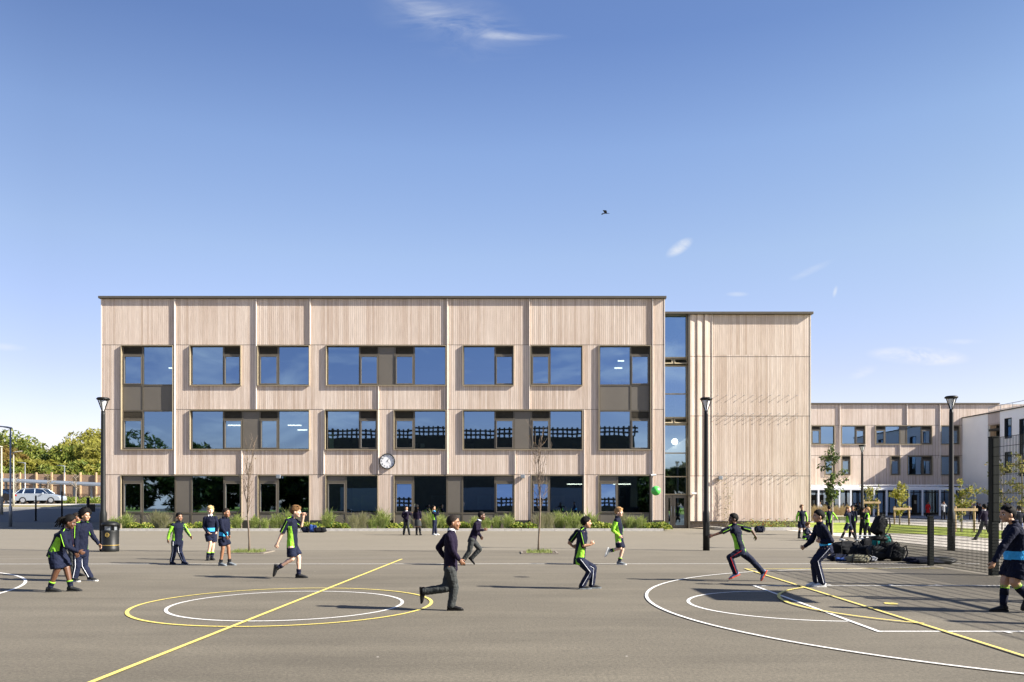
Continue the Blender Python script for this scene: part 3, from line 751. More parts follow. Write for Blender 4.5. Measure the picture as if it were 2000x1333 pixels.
for i, (px, Y, ty, rx, mt, lb) in enumerate((
 (14,118,842,4.6,'leaf_green','tall green broadleaf tree at the left edge of the photo'),
 (-14,112,872,4.2,'leaf_rust','russet autumn tree cut by the left edge of the photo'),
 (6,107,893,3.4,'leaf_rust','lower rust coloured tree below the tall green one'),
 (48,121,866,4.2,'leaf_green','green tree on the right shoulder of the tallest left tree'),
 (78,118,878,4.0,'leaf_green','rounded green tree left of the dip in the skyline'),
 (97,124,884,3.4,'leaf_rust','brown tinged tree just left of the dip in the skyline'),
 (52,107,902,3.0,'leaf_yellow','small bright yellow tree by the small grey street light'),
 (85,108,903,3.6,'leaf_yellow','yellow green bushy tree behind the silver car'),
 (118,112,893,3.4,'leaf_dark','dark bushy tree at the dip of the skyline'),
 (134,119,884,3.4,'leaf_dark','dark evergreen looking tree right of the skyline dip'),
 (150,113,868,3.8,'leaf_green','mid green tree rising right of the skyline dip'),
 (169,117,860,4.2,'leaf_yellow','large yellow green tree beside the long block corner'),
 (188,122,842,4.4,'leaf_yellow','tallest thin topped yellowish tree beside the long block corner'),
 (205,111,868,4.2,'leaf_yellow','yellow green tree partly hidden by the building corner'),
 (28,105,912,3.6,'leaf_green','low green tree above the timber fence at the far left'),
 (112,105,914,3.2,'leaf_green','low green tree above the fence below the skyline dip'),
 (135,106,908,3.4,'leaf_yellow','low olive tree above the fence by the right small street light'),
 (165,105,906,3.6,'leaf_green','low green tree above the fence near the building corner'),
 (192,106,903,3.6,'leaf_yellow','low yellowish tree above the fence touching the building corner'))):
    X = PX(px, Y); tree_big(lb, (X,Y,1.4), PZ(ty,Y)-1.2, rx, mt, 20+i, n=5200, ls=.36)
# trees behind the viewer, for the reflections
for i, (x, y, h) in enumerate(((-60,-38,12.0),(-53,-40,11),(-46,-37,9.0),(-40,-36,8.0),(-35,-38,7.2),(-30,-35,7.6),(20,-34,6.6),(25,-36,7.2),(31,-35,8.0),(37,-36,8.6),(44,-38,9.4))):
    tree_big('leafy tree on the lawn behind the viewer, seen only as a reflection', (x,y,0), h, 5.0, 'leaf_dark', 60+i, n=3600, ls=.6, group='trees mirrored in the glass', zlo=.08)
def young_bare(label, base, h, seed):
    r = random.Random(seed); L = V(base); root = empty('young_tree', L, label, 'tree', 'bare young trees in square pits')
    b = MB(); pts = [L+V((.03*math.sin(i*.9+seed),.02*math.cos(i),h*.62*i/6)) for i in range(7)]
    b.path(pts, [.034,.03,.028,.026,.023,.02,.016], 7); b.build('trunk','bark',root,smooth=True)
    b = MB()
    for i in range(22):
        st = pts[3+i%4]+V((0,0,r.uniform(-.1,.2))); a = r.uniform(0,6.28); l = r.uniform(.6,1.5); sp = r.uniform(.06,.24)
        q = [st]; d = V((math.cos(a)*sp, math.sin(a)*sp, 1)).normalized()
        for k in range(4): q.append(q[-1]+d*l/4+rv(r)*.06)
        b.path(q, [.010,.008,.006,.004,.003], 5)
        for k in range(3):
            s2 = q[r.randint(1,4)]; e = s2+V((r.uniform(-.2,.2),r.uniform(-.2,.2),r.uniform(.12,.45))); b.path([s2,s2.lerp(e,.5)+rv(r)*.03,e],[.006,.005,.003],4)
    b.build('branches','bark',root)
    b = MB()
    for i in range(26): leafquad(b, pts[-1]+V((r.uniform(-.35,.35),r.uniform(-.35,.35),r.uniform(-1.2,1.2))), .04, r)
    b.build('leaves','leaf_rust',root)
    return root
def pit(base, label, w=1.15):
    L = V(base); root = empty('tree_pit', L, label, 'tree pit', 'tree pits in the playground')
    b = MB(); b.box(L.x-w,L.x+w,L.y-.62,L.y-.54,0,.03); b.box(L.x-w,L.x+w,L.y+.54,L.y+.62,0,.03); b.box(L.x-w,L.x-w+.06,L.y-.539,L.y+.539,0,.03); b.box(L.x+w-.06,L.x+w,L.y-.539,L.y+.539,0,.03); b.build('edging','plinth_brick',root)
    b = MB(); b.box(L.x-w+.061,L.x+w-.061,L.y-.538,L.y+.538,-.05,.02); b.build('soil','soil',root)
    b = MB(); r = random.Random(int(L.x*10))
    for i in range(420): 
        p = L+V((r.uniform(-w+.1,w-.1)*.8, r.uniform(-.45,.45), .0)); hh = r.uniform(.05,.15); d = V((r.uniform(-.08,.08),r.uniform(-.08,.08),hh)); b.poly([p-V((.012,0,0)),p+V((.012,0,0)),p+d])
    b.build('weeds','blade_green',root)
pb = G(485,1079.5); young_bare('leafless young tree left of the walking boy with one arm raised', pb, 3.7, 1); pit(pb, 'weedy tree pit round the left leafless tree', .68)
pb = G(1053,1080.3); young_bare('leafless young tree in front of the right half of the long facade', pb, 4.3, 5); pit(pb, 'square tree pit round the right leafless tree', .58)
def young_leafy(label, base, h, mat, seed, w=.8, n=700, stakes=True, name='young_tree', z0=.35, ls=.09):
    r = random.Random(seed); L = V(base); root = empty(name, L, label, 'tree', 'young leafy trees on the right')
    b = MB(); b.path([L,L+V((.03,0,h*.5)),L+V((0,.03,h*.97))],[.05,.035,.01],7)
    f = MB()
    for i in range(18):
        z = h*r.uniform(z0,.95); a = r.uniform(0,6.28); l = w*r.uniform(.5,1.1)*(1-abs(z/h-.62)*1.2)
        e = L+V((math.cos(a)*l,math.sin(a)*l,z+r.uniform(.1,.5))); s = L+V((0,0,z)); b.path([s,s.lerp(e,.5)+V((0,0,.05)),e],[.014,.01,.004],5)
        for k in range(n//18):
            p = s.lerp(e,r.uniform(.15,1.08))+rv(r)*.17; leafquad(f,p,ls*r.uniform(.6,1.2),r,asp=.8)
    b.build('trunk','bark_pale',root); f.build('crown',mat,root)
    return root
def stakes(label, base, h=1.25, w=.45):
    L = V(base); root = empty('tree_support', L, label, 'tree support', 'timber frames round the young trees'); b0 = None
    for sx in (-w,w):
        b = MB(); b.tube(L+V((sx,0,0)),L+V((sx,0,h)),.06,n=8); b.build('stake','pine_wood',root)
    b = MB(); b.box(L.x-w-.12,L.x+w+.12,L.y-.12,L.y-.061,h-.22,h-.08); b.build('crossbar','pine_wood',root)
b1 = V((PX(1625,38.5),38.5,0))
young_leafy('young tree with long drooping dark green leaves at the corner of the lawn', b1, PZ(872,38.5), 'leaf_dark', 3, .62, 760, z0=.28, ls=.11)
for px, yb, yt, ws, mt, lb, sd in ((1697,1026,950,.85,'leaf_young','wispy young tree left of the framed golden tree',4),(1757,1026,950,.8,'leaf_yellow','dense golden green young tree in a timber frame on the lawn',5),(1878,1040,948,.85,'leaf_young','sparse bronze leaved young tree in a timber frame by the lamp post',6),(1957,1036,905,1.0,'leaf_young','young tree with small yellow leaves behind the tall mesh fence',7),(1996,1036,885,.8,'leaf_young','yellow leaved young tree at the right edge of the photo',8)):
    Y = F*CH/(yb-HY); base = V((PX(px,Y),Y,.03)); young_leafy(lb, base, PZ(yt,Y), mt, sd, ws, 900 if mt=='leaf_yellow' else 560, z0=.22, ls=.10)
    if px < 1900: stakes({1697:'timber stake frame round the wispy tree',1757:'timber stake frame round the golden green tree',1878:'timber stake frame round the tree by the lamp post'}[px], base+V((0,-.3,0)), PZ(989,Y)-.03 if px!=1697 else 1.7, .5)
# planting beds
def bed(name, x0, x1, y0, y1, mat='soil', h=.1):
    b = MB(); b.box(x0,x1,y0,y1,-.05,h); return b.build(name,mat,kind='structure')
YK = 43.55
bed('planting_bed', PX(203,YK), PX(1296,YK), YK+.16, YM-.002)
b = MB(); x = PX(203,YK)
while x < PX(1296,YK): b.box(x, min(x+.905, PX(1296,YK)), YK, YK+.15, 0, .14); x += .915
b.build('kerb','concrete',kind='structure')
YK2 = 44.8
def clump(kind, label, px, seed, Y=44.25, sc=1.0, group='planting along the long facade'):
    r = random.Random(seed); L = V((PX(px,Y),Y,.08)); b = MB()
    if kind == 'pale' or kind == 'tan':
        for i in range(420):
            a = r.uniform(0,6.28); l = r.uniform(.5,1.15)*sc; sp = abs(r.gauss(0,.33))*l; tip = L+V((math.cos(a)*sp*1.2,math.sin(a)*sp*.6,l*(1-.25*sp))); base = L+V((r.uniform(-.22,.22),r.uniform(-.12,.12),0)); mid = base.lerp(tip,.6)+V((0,0,.12*l)); w = V((.009,0,0))
            b.poly([base-w,base+w,mid+w*.8,mid-w*.8]); b.poly([mid-w*.8,mid+w*.8,tip])
        mt = 'blade_pale' if kind == 'pale' else 'blade_tan'; nm = 'feathery_plant'
    elif kind == 'green':
        hs_ = r.uniform(.75,1.2)
        for i in range(330):
            a = r.uniform(0,6.28); l = abs(r.gauss(.62,.2))*sc*hs_; sp = r.uniform(.05,1)*l*.85; tip = L+V((math.cos(a)*sp,math.sin(a)*sp*.6,l*1.05*(1-.45*(sp/l)**2))); base = L+V((r.uniform(-.2,.2),r.uniform(-.12,.12),0)); mid = base.lerp(tip,.55)+V((0,0,.2*l)); w = V((.016,0,0))
            b.poly([base-w,base+w,mid+w,mid-w]); b.poly([mid-w,mid+w,tip-V((0,0,.08))])
        mt = 'blade_green'; nm = 'strappy_plant'
    else:
        for i in range(460):
            v = rv(r); p = L+V((v.x*.5*sc,v.y*.3,abs(v.z)*.36*sc+.03)); leafquad(b,p,r.uniform(.05,.1),r,asp=.9)
        mt = 'shrub_leaf'; nm = 'low_shrub'
    o = b.build(nm, mt, None, loc=L); tag(o, label, 'plant', group); return o
kinds = {'pale':'pale feathery clump','green':'green strappy leaved clump','low':'low yellow green shrub'}
seq = [('green',222),('green',248),('low',262),('low',285),('pale',305),('pale',322),('low',345),('low',366),('low',392),('green',415),('low',440),('green',462),
       ('green',498),('green',517),('green',538),('green',560),('low',598),('low',618),('green',640),('low',655),('low',672),('pale',690),('pale',708),('green',728),('green',748),('low',768),
       ('low',790),('pale',826),('green',845),('green',862),('low',880),('low',905),('green',928),('green',950),('green',970),('green',992),('low',1012),('low',1034),
       ('pale',1056),('pale',1072),('green',1092),('green',1112),('green',1130),('green',1152),('low',1168),('low',1186),('pale',1215),('green',1232),('green',1250),('low',1262),('low',1276),('low',1290)]
def where(px):
    refs = [(200,'by the litter bin'),(265,'under the leftmost windows'),(340,'behind the boy with lime sleeves'),(410,'behind the blond boy'),(450,'behind the two walking boys in shorts'),(485,'behind the left leafless tree'),(560,'behind the boy with one arm raised'),(615,'behind the dark bags at the kerb'),(690,'by the window left of the clock'),(757,'below the wall clock'),(800,'behind the pupils chatting at the kerb'),(850,'right of the pupil holding a phone'),(925,'behind the running boy in a jumper'),(990,'right of the running boy in a jumper'),(1055,'behind the right leafless tree'),(1130,'behind the crouching black haired boy'),(1200,'behind the fair haired running boy'),(1280,'at the bed end nearest the doors')]
    return min(refs, key=lambda q: abs(q[0]-px))[1]
cnt = {}
prev = {}
for i, (k_, px) in enumerate(seq):
    w = where(px); q = (k_, w); cnt[q] = cnt.get(q, 0)+1; prev.setdefault(q, []).append(i)
seen = {}
for i, (k_, px) in enumerate(seq):
    w = where(px); q = (k_, w); seen[q] = seen.get(q, 0)+1; n = cnt[q]
    pos = '' if n == 1 else ({1:', left one of two',2:', right one of two'}[seen[q]] if n == 2 else {1:', leftmost of three',2:', middle of three',3:', rightmost of three'}.get(seen[q], ', rightmost of all'))
    clump(k_, kinds[k_]+' '+w+pos, px, 100+i, Y=44.2+rnd.uniform(-.2,.3), sc=rnd.uniform(.85,1.12)*(1.0 if k_=='pale' else 1))
for i,(k_,px,pos) in enumerate((('low',1300,'at the kerb end nearest the doors'),)): clump(k_, 'low yellow green shrub spilling over the kerb next to the entrance doors', px-6, 300, Y=43.9, sc=1.1)
# right bed
b = MB(); b.poly([(PX(1349,47.9),47.97,.02),(PX(1381,46.5),46.6,.02),(PX(1415,44.6),44.75,.02),(PX(1583,44.6),44.75,.02),(PX(1583,47.9),47.97,.02)][::-1] if False else [(PX(1349,47.9),47.97,.06),(PX(1381,46.5),46.6,.06),(PX(1415,44.6),44.75,.06),(PX(1583,44.6),44.75,.06),(PX(1583,47.9),47.97,.06)]); b.build('planting_bed','gravel',kind='structure')
b = MB(); A = V((PX(1381,47.3),47.3,0)); B = V((PX(1413,44.6),44.6,0)); d = (B-A).normalized(); q = V((-d.y,d.x,0))*.09
b.poly([A-q+V((0,0,.17)),B-q+V((0,0,.17)),B+q+V((0,0,.17)),A+q+V((0,0,.17))]); b.poly([A-q,B-q,B-q+V((0,0,.17)),A-q+V((0,0,.17))]); b.poly([B+q,A+q,A+q+V((0,0,.17)),B+q+V((0,0,.17))]); b.poly([B-q,B+q,B+q+V((0,0,.17)),B-q+V((0,0,.17))])
x = B.x+.12
while x < 17.2: b.box(x,x+.905,44.5,44.68,0,.17); x += .915
b.build('kerb','concrete',kind='structure')
def flower(label, px, seed, Y=45.6, n=60, orange=True, sc=1.0):
    r = random.Random(seed); L = V((PX(px,Y),Y,.05)); root = empty('flower_clump', L, label, 'plant', 'flowers in the right bed'); b = MB(); f = MB()
    for i in range(n):
        a = r.uniform(0,6.28); h = r.uniform(.15,.6)*sc; e = L+V((math.cos(a)*r.uniform(.05,.5),math.sin(a)*.2,h)); w = V((.006,0,0)); s = L+V((r.uniform(-.2,.2),0,0)); b.poly([s-w,s+w,e]); 
        for k in range(4): leafquad(b, s.lerp(e,r.random())+rv(r)*.04, .05, r)
        if orange and i % 3 == 0:
            for k in range(3): leafquad(f, e+rv(r)*.02, .05, r, asp=1)
    b.build('stems','blade_green',root)
    if f.v: f.build('petals','leaf_orange',root)
for i,(px,lb,o_) in enumerate(((1460,'sparse green clump left of the bag by the right bed',False),(1478,'orange flowering clump just behind the bag by the right bed',True),(1497,'tallest orange flowers right of the bag in the right bed',True),(1514,'bright green leafy clump in the middle of the right bed',False),(1530,'faded orange flower clump in the right bed beneath a dark seed stem',True),(1548,'low clump near the standing boy in the right bed',False))):
    flower(lb, px, 400+i, orange=o_, n=50)
# climber on the wires
r = random.Random(9); L = V((PX(1419,47.9),47.85,.05)); root = empty('climbing_plant', L, 'thin climbing plant with sparse yellow leaves on the windowless wall', 'plant')
b = MB(); f = MB()
for j in range(4):
    pts = [L+V((.12*math.sin(k*1.1+j),0,k*.32)) for k in range(10-j)]; b.path(pts,.007,5)
    for p in pts:
        for k in range(5): leafquad(f, p+V((r.uniform(-.3,.3),r.uniform(-.1,.06),r.uniform(-.2,.2))), .05, r)
b.build('stem','bark_pale',root); f.build('leaves','leaf_young',root)
# tan grasses + stone bench right of the block
lbs = ['tan dry grass clump against the corner of the windowless block','tan dry grass clump second from the block corner','tan dry grass clump left of the drooping leaved tree','tan dry grass clump behind the drooping leaved tree','tan dry grass clump right of the drooping leaved tree','tan dry grass clump left of the girl with raised arms','tan dry grass clump behind the girl with raised arms']
for i,px in enumerate((1590,1600,1610,1622,1634,1645,1655)): clump('tan', lbs[i], px, 500+i, Y=62, sc=1.25, group='dry grasses by the lawn')
st = empty('stone_wall_seat', (PX(1655,60),60,0), 'low cream stone seat wall in front of the dry grasses', 'seat wall')
b = MB()
for i in range(9):
    x = PX(1592,60)+i*.42
    for j in range(2): b.box(x,x+.40,59.6+j*.01,60.2,j*.24,j*.24+.22)
b.build('blocks','concrete',st,bevel=.015)
b = MB(); b.box(PX(1591,60),PX(1592,60)+9*.42,59.5,60.3,.47,.55); b.build('cap','cream_paving',st)
# ---------------------------------------------------------------- lamps
def lamp(px, Y, top, label, small=False):
    x = PX(px,Y); L = V((x,Y,0)); root = empty('lamp_post', L, label, 'lamp post', 'black lamp posts with triangular heads')
    h = PZ(top,Y); k = 1.0
    b = MB(); b.lathe(L,[(.112,0),(.112,1.25),(.082,1.35),(.066,h-.55),(.06,h-.42)],20); b.build('pole','black_metal',root,smooth=True)
    b = MB(); b.box(x-.05,x+.05,Y-.121,Y-.10,.5,.95); b.build('access_door','black_metal',root)
    b = MB(); zt = h-.06; zb = h-.44
    for sx in (-1,1): b.tube((x+sx*.03,Y,zb),(x+sx*.17,Y,zt),.016,n=6)
    for sy in (-1,1): b.tube((x,Y+sy*.03,zb),(x,Y+sy*.17,zt),.013,n=6)
    b.build('bracket','black_metal',root)
    b = MB(); b.lathe(L,[(.05,zb-.02),(.03,zb+.03),(.11,zt-.06),(.12,zt-.01)],16); b.build('diffuser','lamp_lens',root,smooth=True)
    b = MB(); b.lathe(L,[(.02,zt),(.19,zt+.0),(.212,zt+.035),(.17,zt+.075),(.02,zt+.09)],24); b.build('hood','black_metal',root,smooth=True)
    return root
lamp(201.5,26.1,778,'black lamp post with triangular head beside the litter bin')
lamp(1379.5,26.5,778,'black lamp post in front of the fluted boards')
lamp(1858,26.4,775,'black lamp post right of the timber framed trees, in front of the lawn')
lamp(1684,47.7,870,'smaller looking distant black lamp post in front of the far wing')
lamp(1951,58,898,'distant black lamp post half hidden by the tall fence post')
simple('cream_col',(.36,.34,.27),.6)
def street(px, Y, top, label, arm=-1.2, mat='galv', hbase=True, r=.06):
    x = PX(px,Y); g = hz(x,Y); L = V((x,Y,g)); h = PZ(top,Y); root = empty('street_light', L, label, 'street light', 'galvanised street lights by the car park')
    b = MB(); b.lathe(L,[(r*1.6,0),(r*1.6,1.25),(r,1.35),(r*.75,h-g)],14); b.build('pole',mat,root,smooth=True)
    b = MB(); s = 1 if arm > 0 else -1
    b.path([V((x,Y,h-.05)),V((x+arm*.3,Y,h+.06)),V((x+arm,Y,h+.10))],[.03,.04,.02],6)
    b.build('arm',mat,root)
    b = MB(); b.loft([(V((x-s*.08,Y,h-.02)),V((0,.06,0)),V((0,0,.05))),(V((x+s*.2,Y,h+.03)),V((0,.14,0)),V((0,0,.06))),(V((x+s*.75,Y,h+.11)),V((0,.12,0)),V((0,0,.03)))],10); b.build('lantern',mat,root,smooth=True)
street(20.5,50.5,836,'nearest grey street light with a lantern reaching out of the left edge')
street(126,92,911,'small grey street light above the timber fence right of the silver car', -.9)
street(49,94,905,'small grey street light above the timber fence left of the silver car', -.9)
street(26.5,72,884,'pale slim lighting column just right of the nearest street light', .5, 'cream_col', r=.06)
street(3,62,873,'pale column cut by the left edge of the photo', -.5, 'cream_col', r=.07)
# black posts
for px, yt, h, lb, r_ in ((70,968,0,'slim black post left of the girl with braids',.055),(121,960,0,'slim black post behind the boy with glasses',.055),(172,972,0,'thick black post with a latch near the block corner',.10)):
    Y = 55.2; x = PX(px,Y); g = hz(x,Y); root = empty('black_post',(x,Y,g),lb,'post','black posts by the road'); b = MB(); b.lathe((x,Y,g-.05),[(r_,0),(r_,PZ(yt,Y)-g),(r_*.5,PZ(yt,Y)-g+.05)],12); b.build('shaft','black_metal',root,smooth=True)
    if r_ > .06: b = MB(); b.box(x+.08,x+.45,Y-.08,Y+.08,PZ(1000,Y),PZ(985,Y)); b.build('latch_box','black_metal',root); 
    b = MB(); b.lathe((x,Y,g),[(r_*2,0),(r_*2,.04),(r_,.05)],12); b.build('base_plate','black_metal',root)
# litter bin
Yb = 26.0; L = V((PX(215.5,Yb),Yb,0)); bn_ = empty('litter_bin', L, 'black round litter bin with gold ring and emblem beside the lamp post', 'bin')
b = MB(); b.lathe(L,[(.255,0),(.265,.02),(.265,.13),(.255,.14),(.265,.66),(.262,.70)],32); b.build('body','black_metal',bn_,smooth=True)
b = MB()
for i in range(4): 
    a = math.radians(45+i*90); b.box(L.x+.24*math.cos(a)-.04,L.x+.24*math.cos(a)+.04,Yb+.24*math.sin(a)-.02,Yb+.24*math.sin(a)+.02,.69,.86)
b.build('post','black_metal',bn_)
b = MB(); b.lathe(L,[(.27,.845),(.27,.90),(.22,.955),(.1,.985),(.01,.99)],32); b.build('lid','black_metal',bn_,smooth=True)
b = MB(); b.lathe(L,[(.20,.70),(.20,.84)],24); b.build('liner','galv',bn_)
b = MB(); b.lathe(L,[(.268,.20),(.268,.222)],32); b.build('gold_ring','gold',bn_)
b = MB(); e = L+V((.03,-.272,.55)); b.loft([(e,V((.065,0,0)),V((0,0,.075))),(e+V((0,.02,0)),V((.065,0,0)),V((0,0,.075)))],20)
b.build('emblem','gold',bn_)
b = MB(); e2 = e+V((0,-.004,0)); b.poly([e2+V((-.012,0,-.05)),e2+V((.012,0,-.05)),e2+V((.015,0,.01)),e2+V((.028,0,.03)),e2+V((0,0,.055)),e2+V((-.018,0,.028)),e2+V((-.006,0,.0))]); b.build('emblem_figure','black_metal',bn_)
# ---------------------------------------------------------------- mesh fence
XF_ = 10.68
fe = empty('mesh_fence', (XF_,17.6,0), 'dark green sports mesh fence, low section and tall section receding beside the court', 'fence')
def fpost(y, h, w=.045, nm='post'):
    b = MB(); b.box(XF_-w,XF_+w,y-w,y+w,0,h); b.box(XF_-w-.008,XF_+w+.008,y-w-.008,y+w+.008,h,h+.02); b.build(nm,'green_black',fe)
ys_ = [22.9,20.28,17.62,15.0,12.4,9.8,7.2,4.6]
for i, y in enumerate(ys_): fpost(y, 1.25 if i < 2 else 3.06, .055 if i<2 else .075)
def mesh_panel(ya, yb, z0, z1, dz, dy=.05, r=.0038, x=XF_-.05):
    b = MB(); n = int((ya-yb)/dy)
    for i in range(n+1):
        y = yb+i*(ya-yb)/n; b.box(x-r,x+r,y-r,y+r,z0,z1)
    m_ = int(round((z1-z0)/dz))
    for j in range(m_+1):
        z = z0+j*(z1-z0)/m_; b.box(x-2*r-.002,x-r-.0005,yb,ya,z-r*1.25,z+r*1.25)
        b.box(x+r+.0005,x+2*r+.002,yb,ya,z-r*1.25,z+r*1.25)
    b.build('mesh_panel','green_black',fe)
for i, (a, c) in enumerate(zip(ys_, ys_[1:])):
    mesh_panel(a-.06, c+.06, .04, 1.2, .0665)
    if i >= 2: mesh_panel(a-.08, c+.08, 1.202, 3.04, .2)
b = MB(); b.box(XF_-.16,XF_-.08,11.1,14.8,2.16,2.24)
b.box(XF_-.16,XF_-.08,11.02,11.1,0,2.24); b.box(XF_-.16,XF_-.08,14.8,14.88,0,2.24); b.build('goal_frame','green_black',fe)
# basketball goal just outside the right edge (throws the block of shadow on the court)
bg = empty('basketball_goal', (10.3,12.7,0), 'basketball goal beyond the right edge, known by its shadow on the court', 'basketball goal')
b = MB(); b.tube((10.35,12.7,0),(10.35,12.7,3.0),.08,n=12); b.tube((10.35,12.7,2.9),(9.36,12.7,3.3),.06,n=10); b.build('post','black_metal',bg)
b = MB(); b.box(9.30,9.34,11.8,13.6,2.9,3.95); b.build('backboard','white_paint',bg)
b = MB(); c = V((9.05,12.7,3.05)); b.loft([(c+V((.225*math.cos(a*.3927),.225*math.sin(a*.3927),0)), V((.012*math.cos(a*.3927),.012*math.sin(a*.3927),0)), V((0,0,.012))) for a in range(16)],6,closed=True); b.build('ring','leaf_orange',bg)
# small wire cage behind the bags
wc = empty('wire_cage', (PX(1705,25),25,0), 'low galvanised wire frame behind the heap of bags', 'frame')
b = MB(); xa, xb = PX(1673,25), PX(1736,25); zt = PZ(1047,25)
b.tube((xa,25,0),(xa,25,zt),.02,n=6); b.tube((xb,25,0),(xb,25,zt),.02,n=6); b.tube((xa,25,zt),(xb,25,zt),.02,n=6); b.build('frame','galv',wc)
b = MB()
for i in range(1,10): x = xa+(xb-xa)*i/10; b.tube((x,25,0),(x,25,zt),.005,n=4)
for i in range(1,5): z = zt*i/5; b.tube((xa,25,z),(xb,25,z),.005,n=4)
b.build('wires','galv',wc)
# ---------------------------------------------------------------- left: fence, shelter, bikes, cars
tf = empty('timber_fence', (-60,96,1.4), 'tall close boarded timber fence below the trees', 'fence')
YF_ = 96.0
b = MB(); x = -80
while x < -30:
    z = 5.0-.45*(x+62)/15*.6; z = max(4.4, min(5.1, z)); b.box(x,x+.145,YF_,YF_+.03,1.3,z); x += .15
b.build('boards','fence_wood',tf)
for px in (3,38,70,100,125,156,187,215):
    b = MB(); x = PX(px,YF_-.2); b.box(x-.08,x+.08,YF_-.22,YF_-.001,1.3,5.1); b.build('post','pine_wood',tf)
b = MB(); b.box(-80,-30,YF_-.06,YF_-.001,2.0,2.12); b.box(-80,-30,YF_-.06,YF_-.001,3.6,3.72); b.build('rail','fence_wood',tf)
sh = empty('cycle_shelter', (PX(100,88),88,1.4), 'long cycle shelter with thin grey roof on slim posts before the timber fence', 'shelter')
def shz(x): return PZ(943,87.5)-(x-PX(100,87.5))*.045
xa, xb = PX(-20,88), PX(215,88)
b = MB(); n = 20
for i in range(n):
    p, q = xa+(xb-xa)*i/n, xa+(xb-xa)*(i+1)/n; A, B = shz(p), shz(q)
    for y0,y1 in ((86.5,90.5),): 
        b.quad((p,y0,A),(q,y0,B),(q,y1,B+.25),(p,y1,A+.25)); b.quad((p,y0,A-.16),(p,y1,A+.09),(q,y1,B+.09),(q,y0,B-.16)); b.quad((p,y0,A-.16),(q,y0,B-.16),(q,y0,B),(p,y0,A))
b.build('roof','galv',sh)
for i,px in enumerate((12,44,67,79,120,146,179,210)):
    x = PX(px,87.6); b = MB(); b.box(x-.09,x+.09,87.5,87.68,1.35,shz(x)-.17+.05); b.build('post','galv',sh)
# bicycles
def bicycle():
    root = empty('bicycle',(0,0,0),'bicycle parked in the cycle shelter','bicycle','bicycles parked in the cycle shelter')
    for xx in (-.5,.5):
        b = MB(); c = V((xx,0,.34)); b.loft([(c+V((.33*math.cos(a*.3142),0,.33*math.sin(a*.3142))), V((.02*math.cos(a*.3142),0,.02*math.sin(a*.3142))), V((0,.02,0))) for a in range(20)],5,closed=True)
        for k in range(6): a = k*math.pi/6; b.tube(c+V((.32*math.cos(a),0,.32*math.sin(a))),c-V((.32*math.cos(a),0,.32*math.sin(a))),.004,n=3)
        b.build('wheel','rubber',root)
    b = MB(); A,B,C,D = V((-.5,0,.34)),V((-.08,0,.34)),V((-.2,0,.82)),V((.36,0,.85)); E = V((.5,0,.34))
    for p,q in ((A,B),(A,C),(B,C),(C,D),(B,D),(D,E)): b.tube(p,q,.018,n=5)
    b.build('frame','galv',root)
    b = MB(); b.tube(D,D+V((-.03,0,.16)),.014,n=5); b.tube(D+V((-.03,-.27,.18)),D+V((-.03,.27,.18)),.014,n=5); b.build('handlebar','black_metal',root)
    b = MB(); b.ell(C+V((-.03,0,.12)),V((.13,0,0)),V((0,.06,0)),V((0,0,.03))); b.build('saddle','rubber',root)
    return root
bk_ = bicycle(); bxs = [102,107,112,118,124,130,135,141,148,154,160,166,172,184,190,196]
for i,px in enumerate(bxs):
    Y = 87.9+(i%3)*.4; L = (PX(px,Y),Y,1.4); a = math.radians(58+(i*37)%40)
    if i == 0: bk_.location = L; bk_.rotation_euler = (0,0,a)
    else: dup(bk_, L, a)
for px,w in ((132,12),(146,10),(170,16),(190,14)):
    r = random.Random(px); b = MB(); L = V((PX(px,80.5),80.5,1.38))
    for i in range(900): v = rv(r); leafquad(b, L+V((v.x*w*.05,v.y*.7,abs(v.z)*.75)), .08, r)
    for i in range(20): leafquad(b, L+V((r.uniform(-.5,.5),0,.0)), .1, r)
    o = b.build('shrub','shrub_leaf',None,loc=L); tag(o, {132:'bright green hedge shrub right of the silver car',146:'green shrub by the thin car park tree',170:'green shrub in front of the right bicycles',190:'green shrub nearest the long block corner'}[px],'shrub','shrubs by the cycle shelter')
for px,tp,lb in ((148,925,'thin car park tree with a pale stem in front of the cycle shelter'),(93,928,'slender car park sapling behind the silver car'),(30,925,'slender sapling left of the cars')):
    Y=79; x=PX(px,Y); young_leafy(lb,V((x,Y,1.4)),PZ(tp,Y)-1.4,'leaf_rust',px,.75,220,z0=.4,ls=.06)
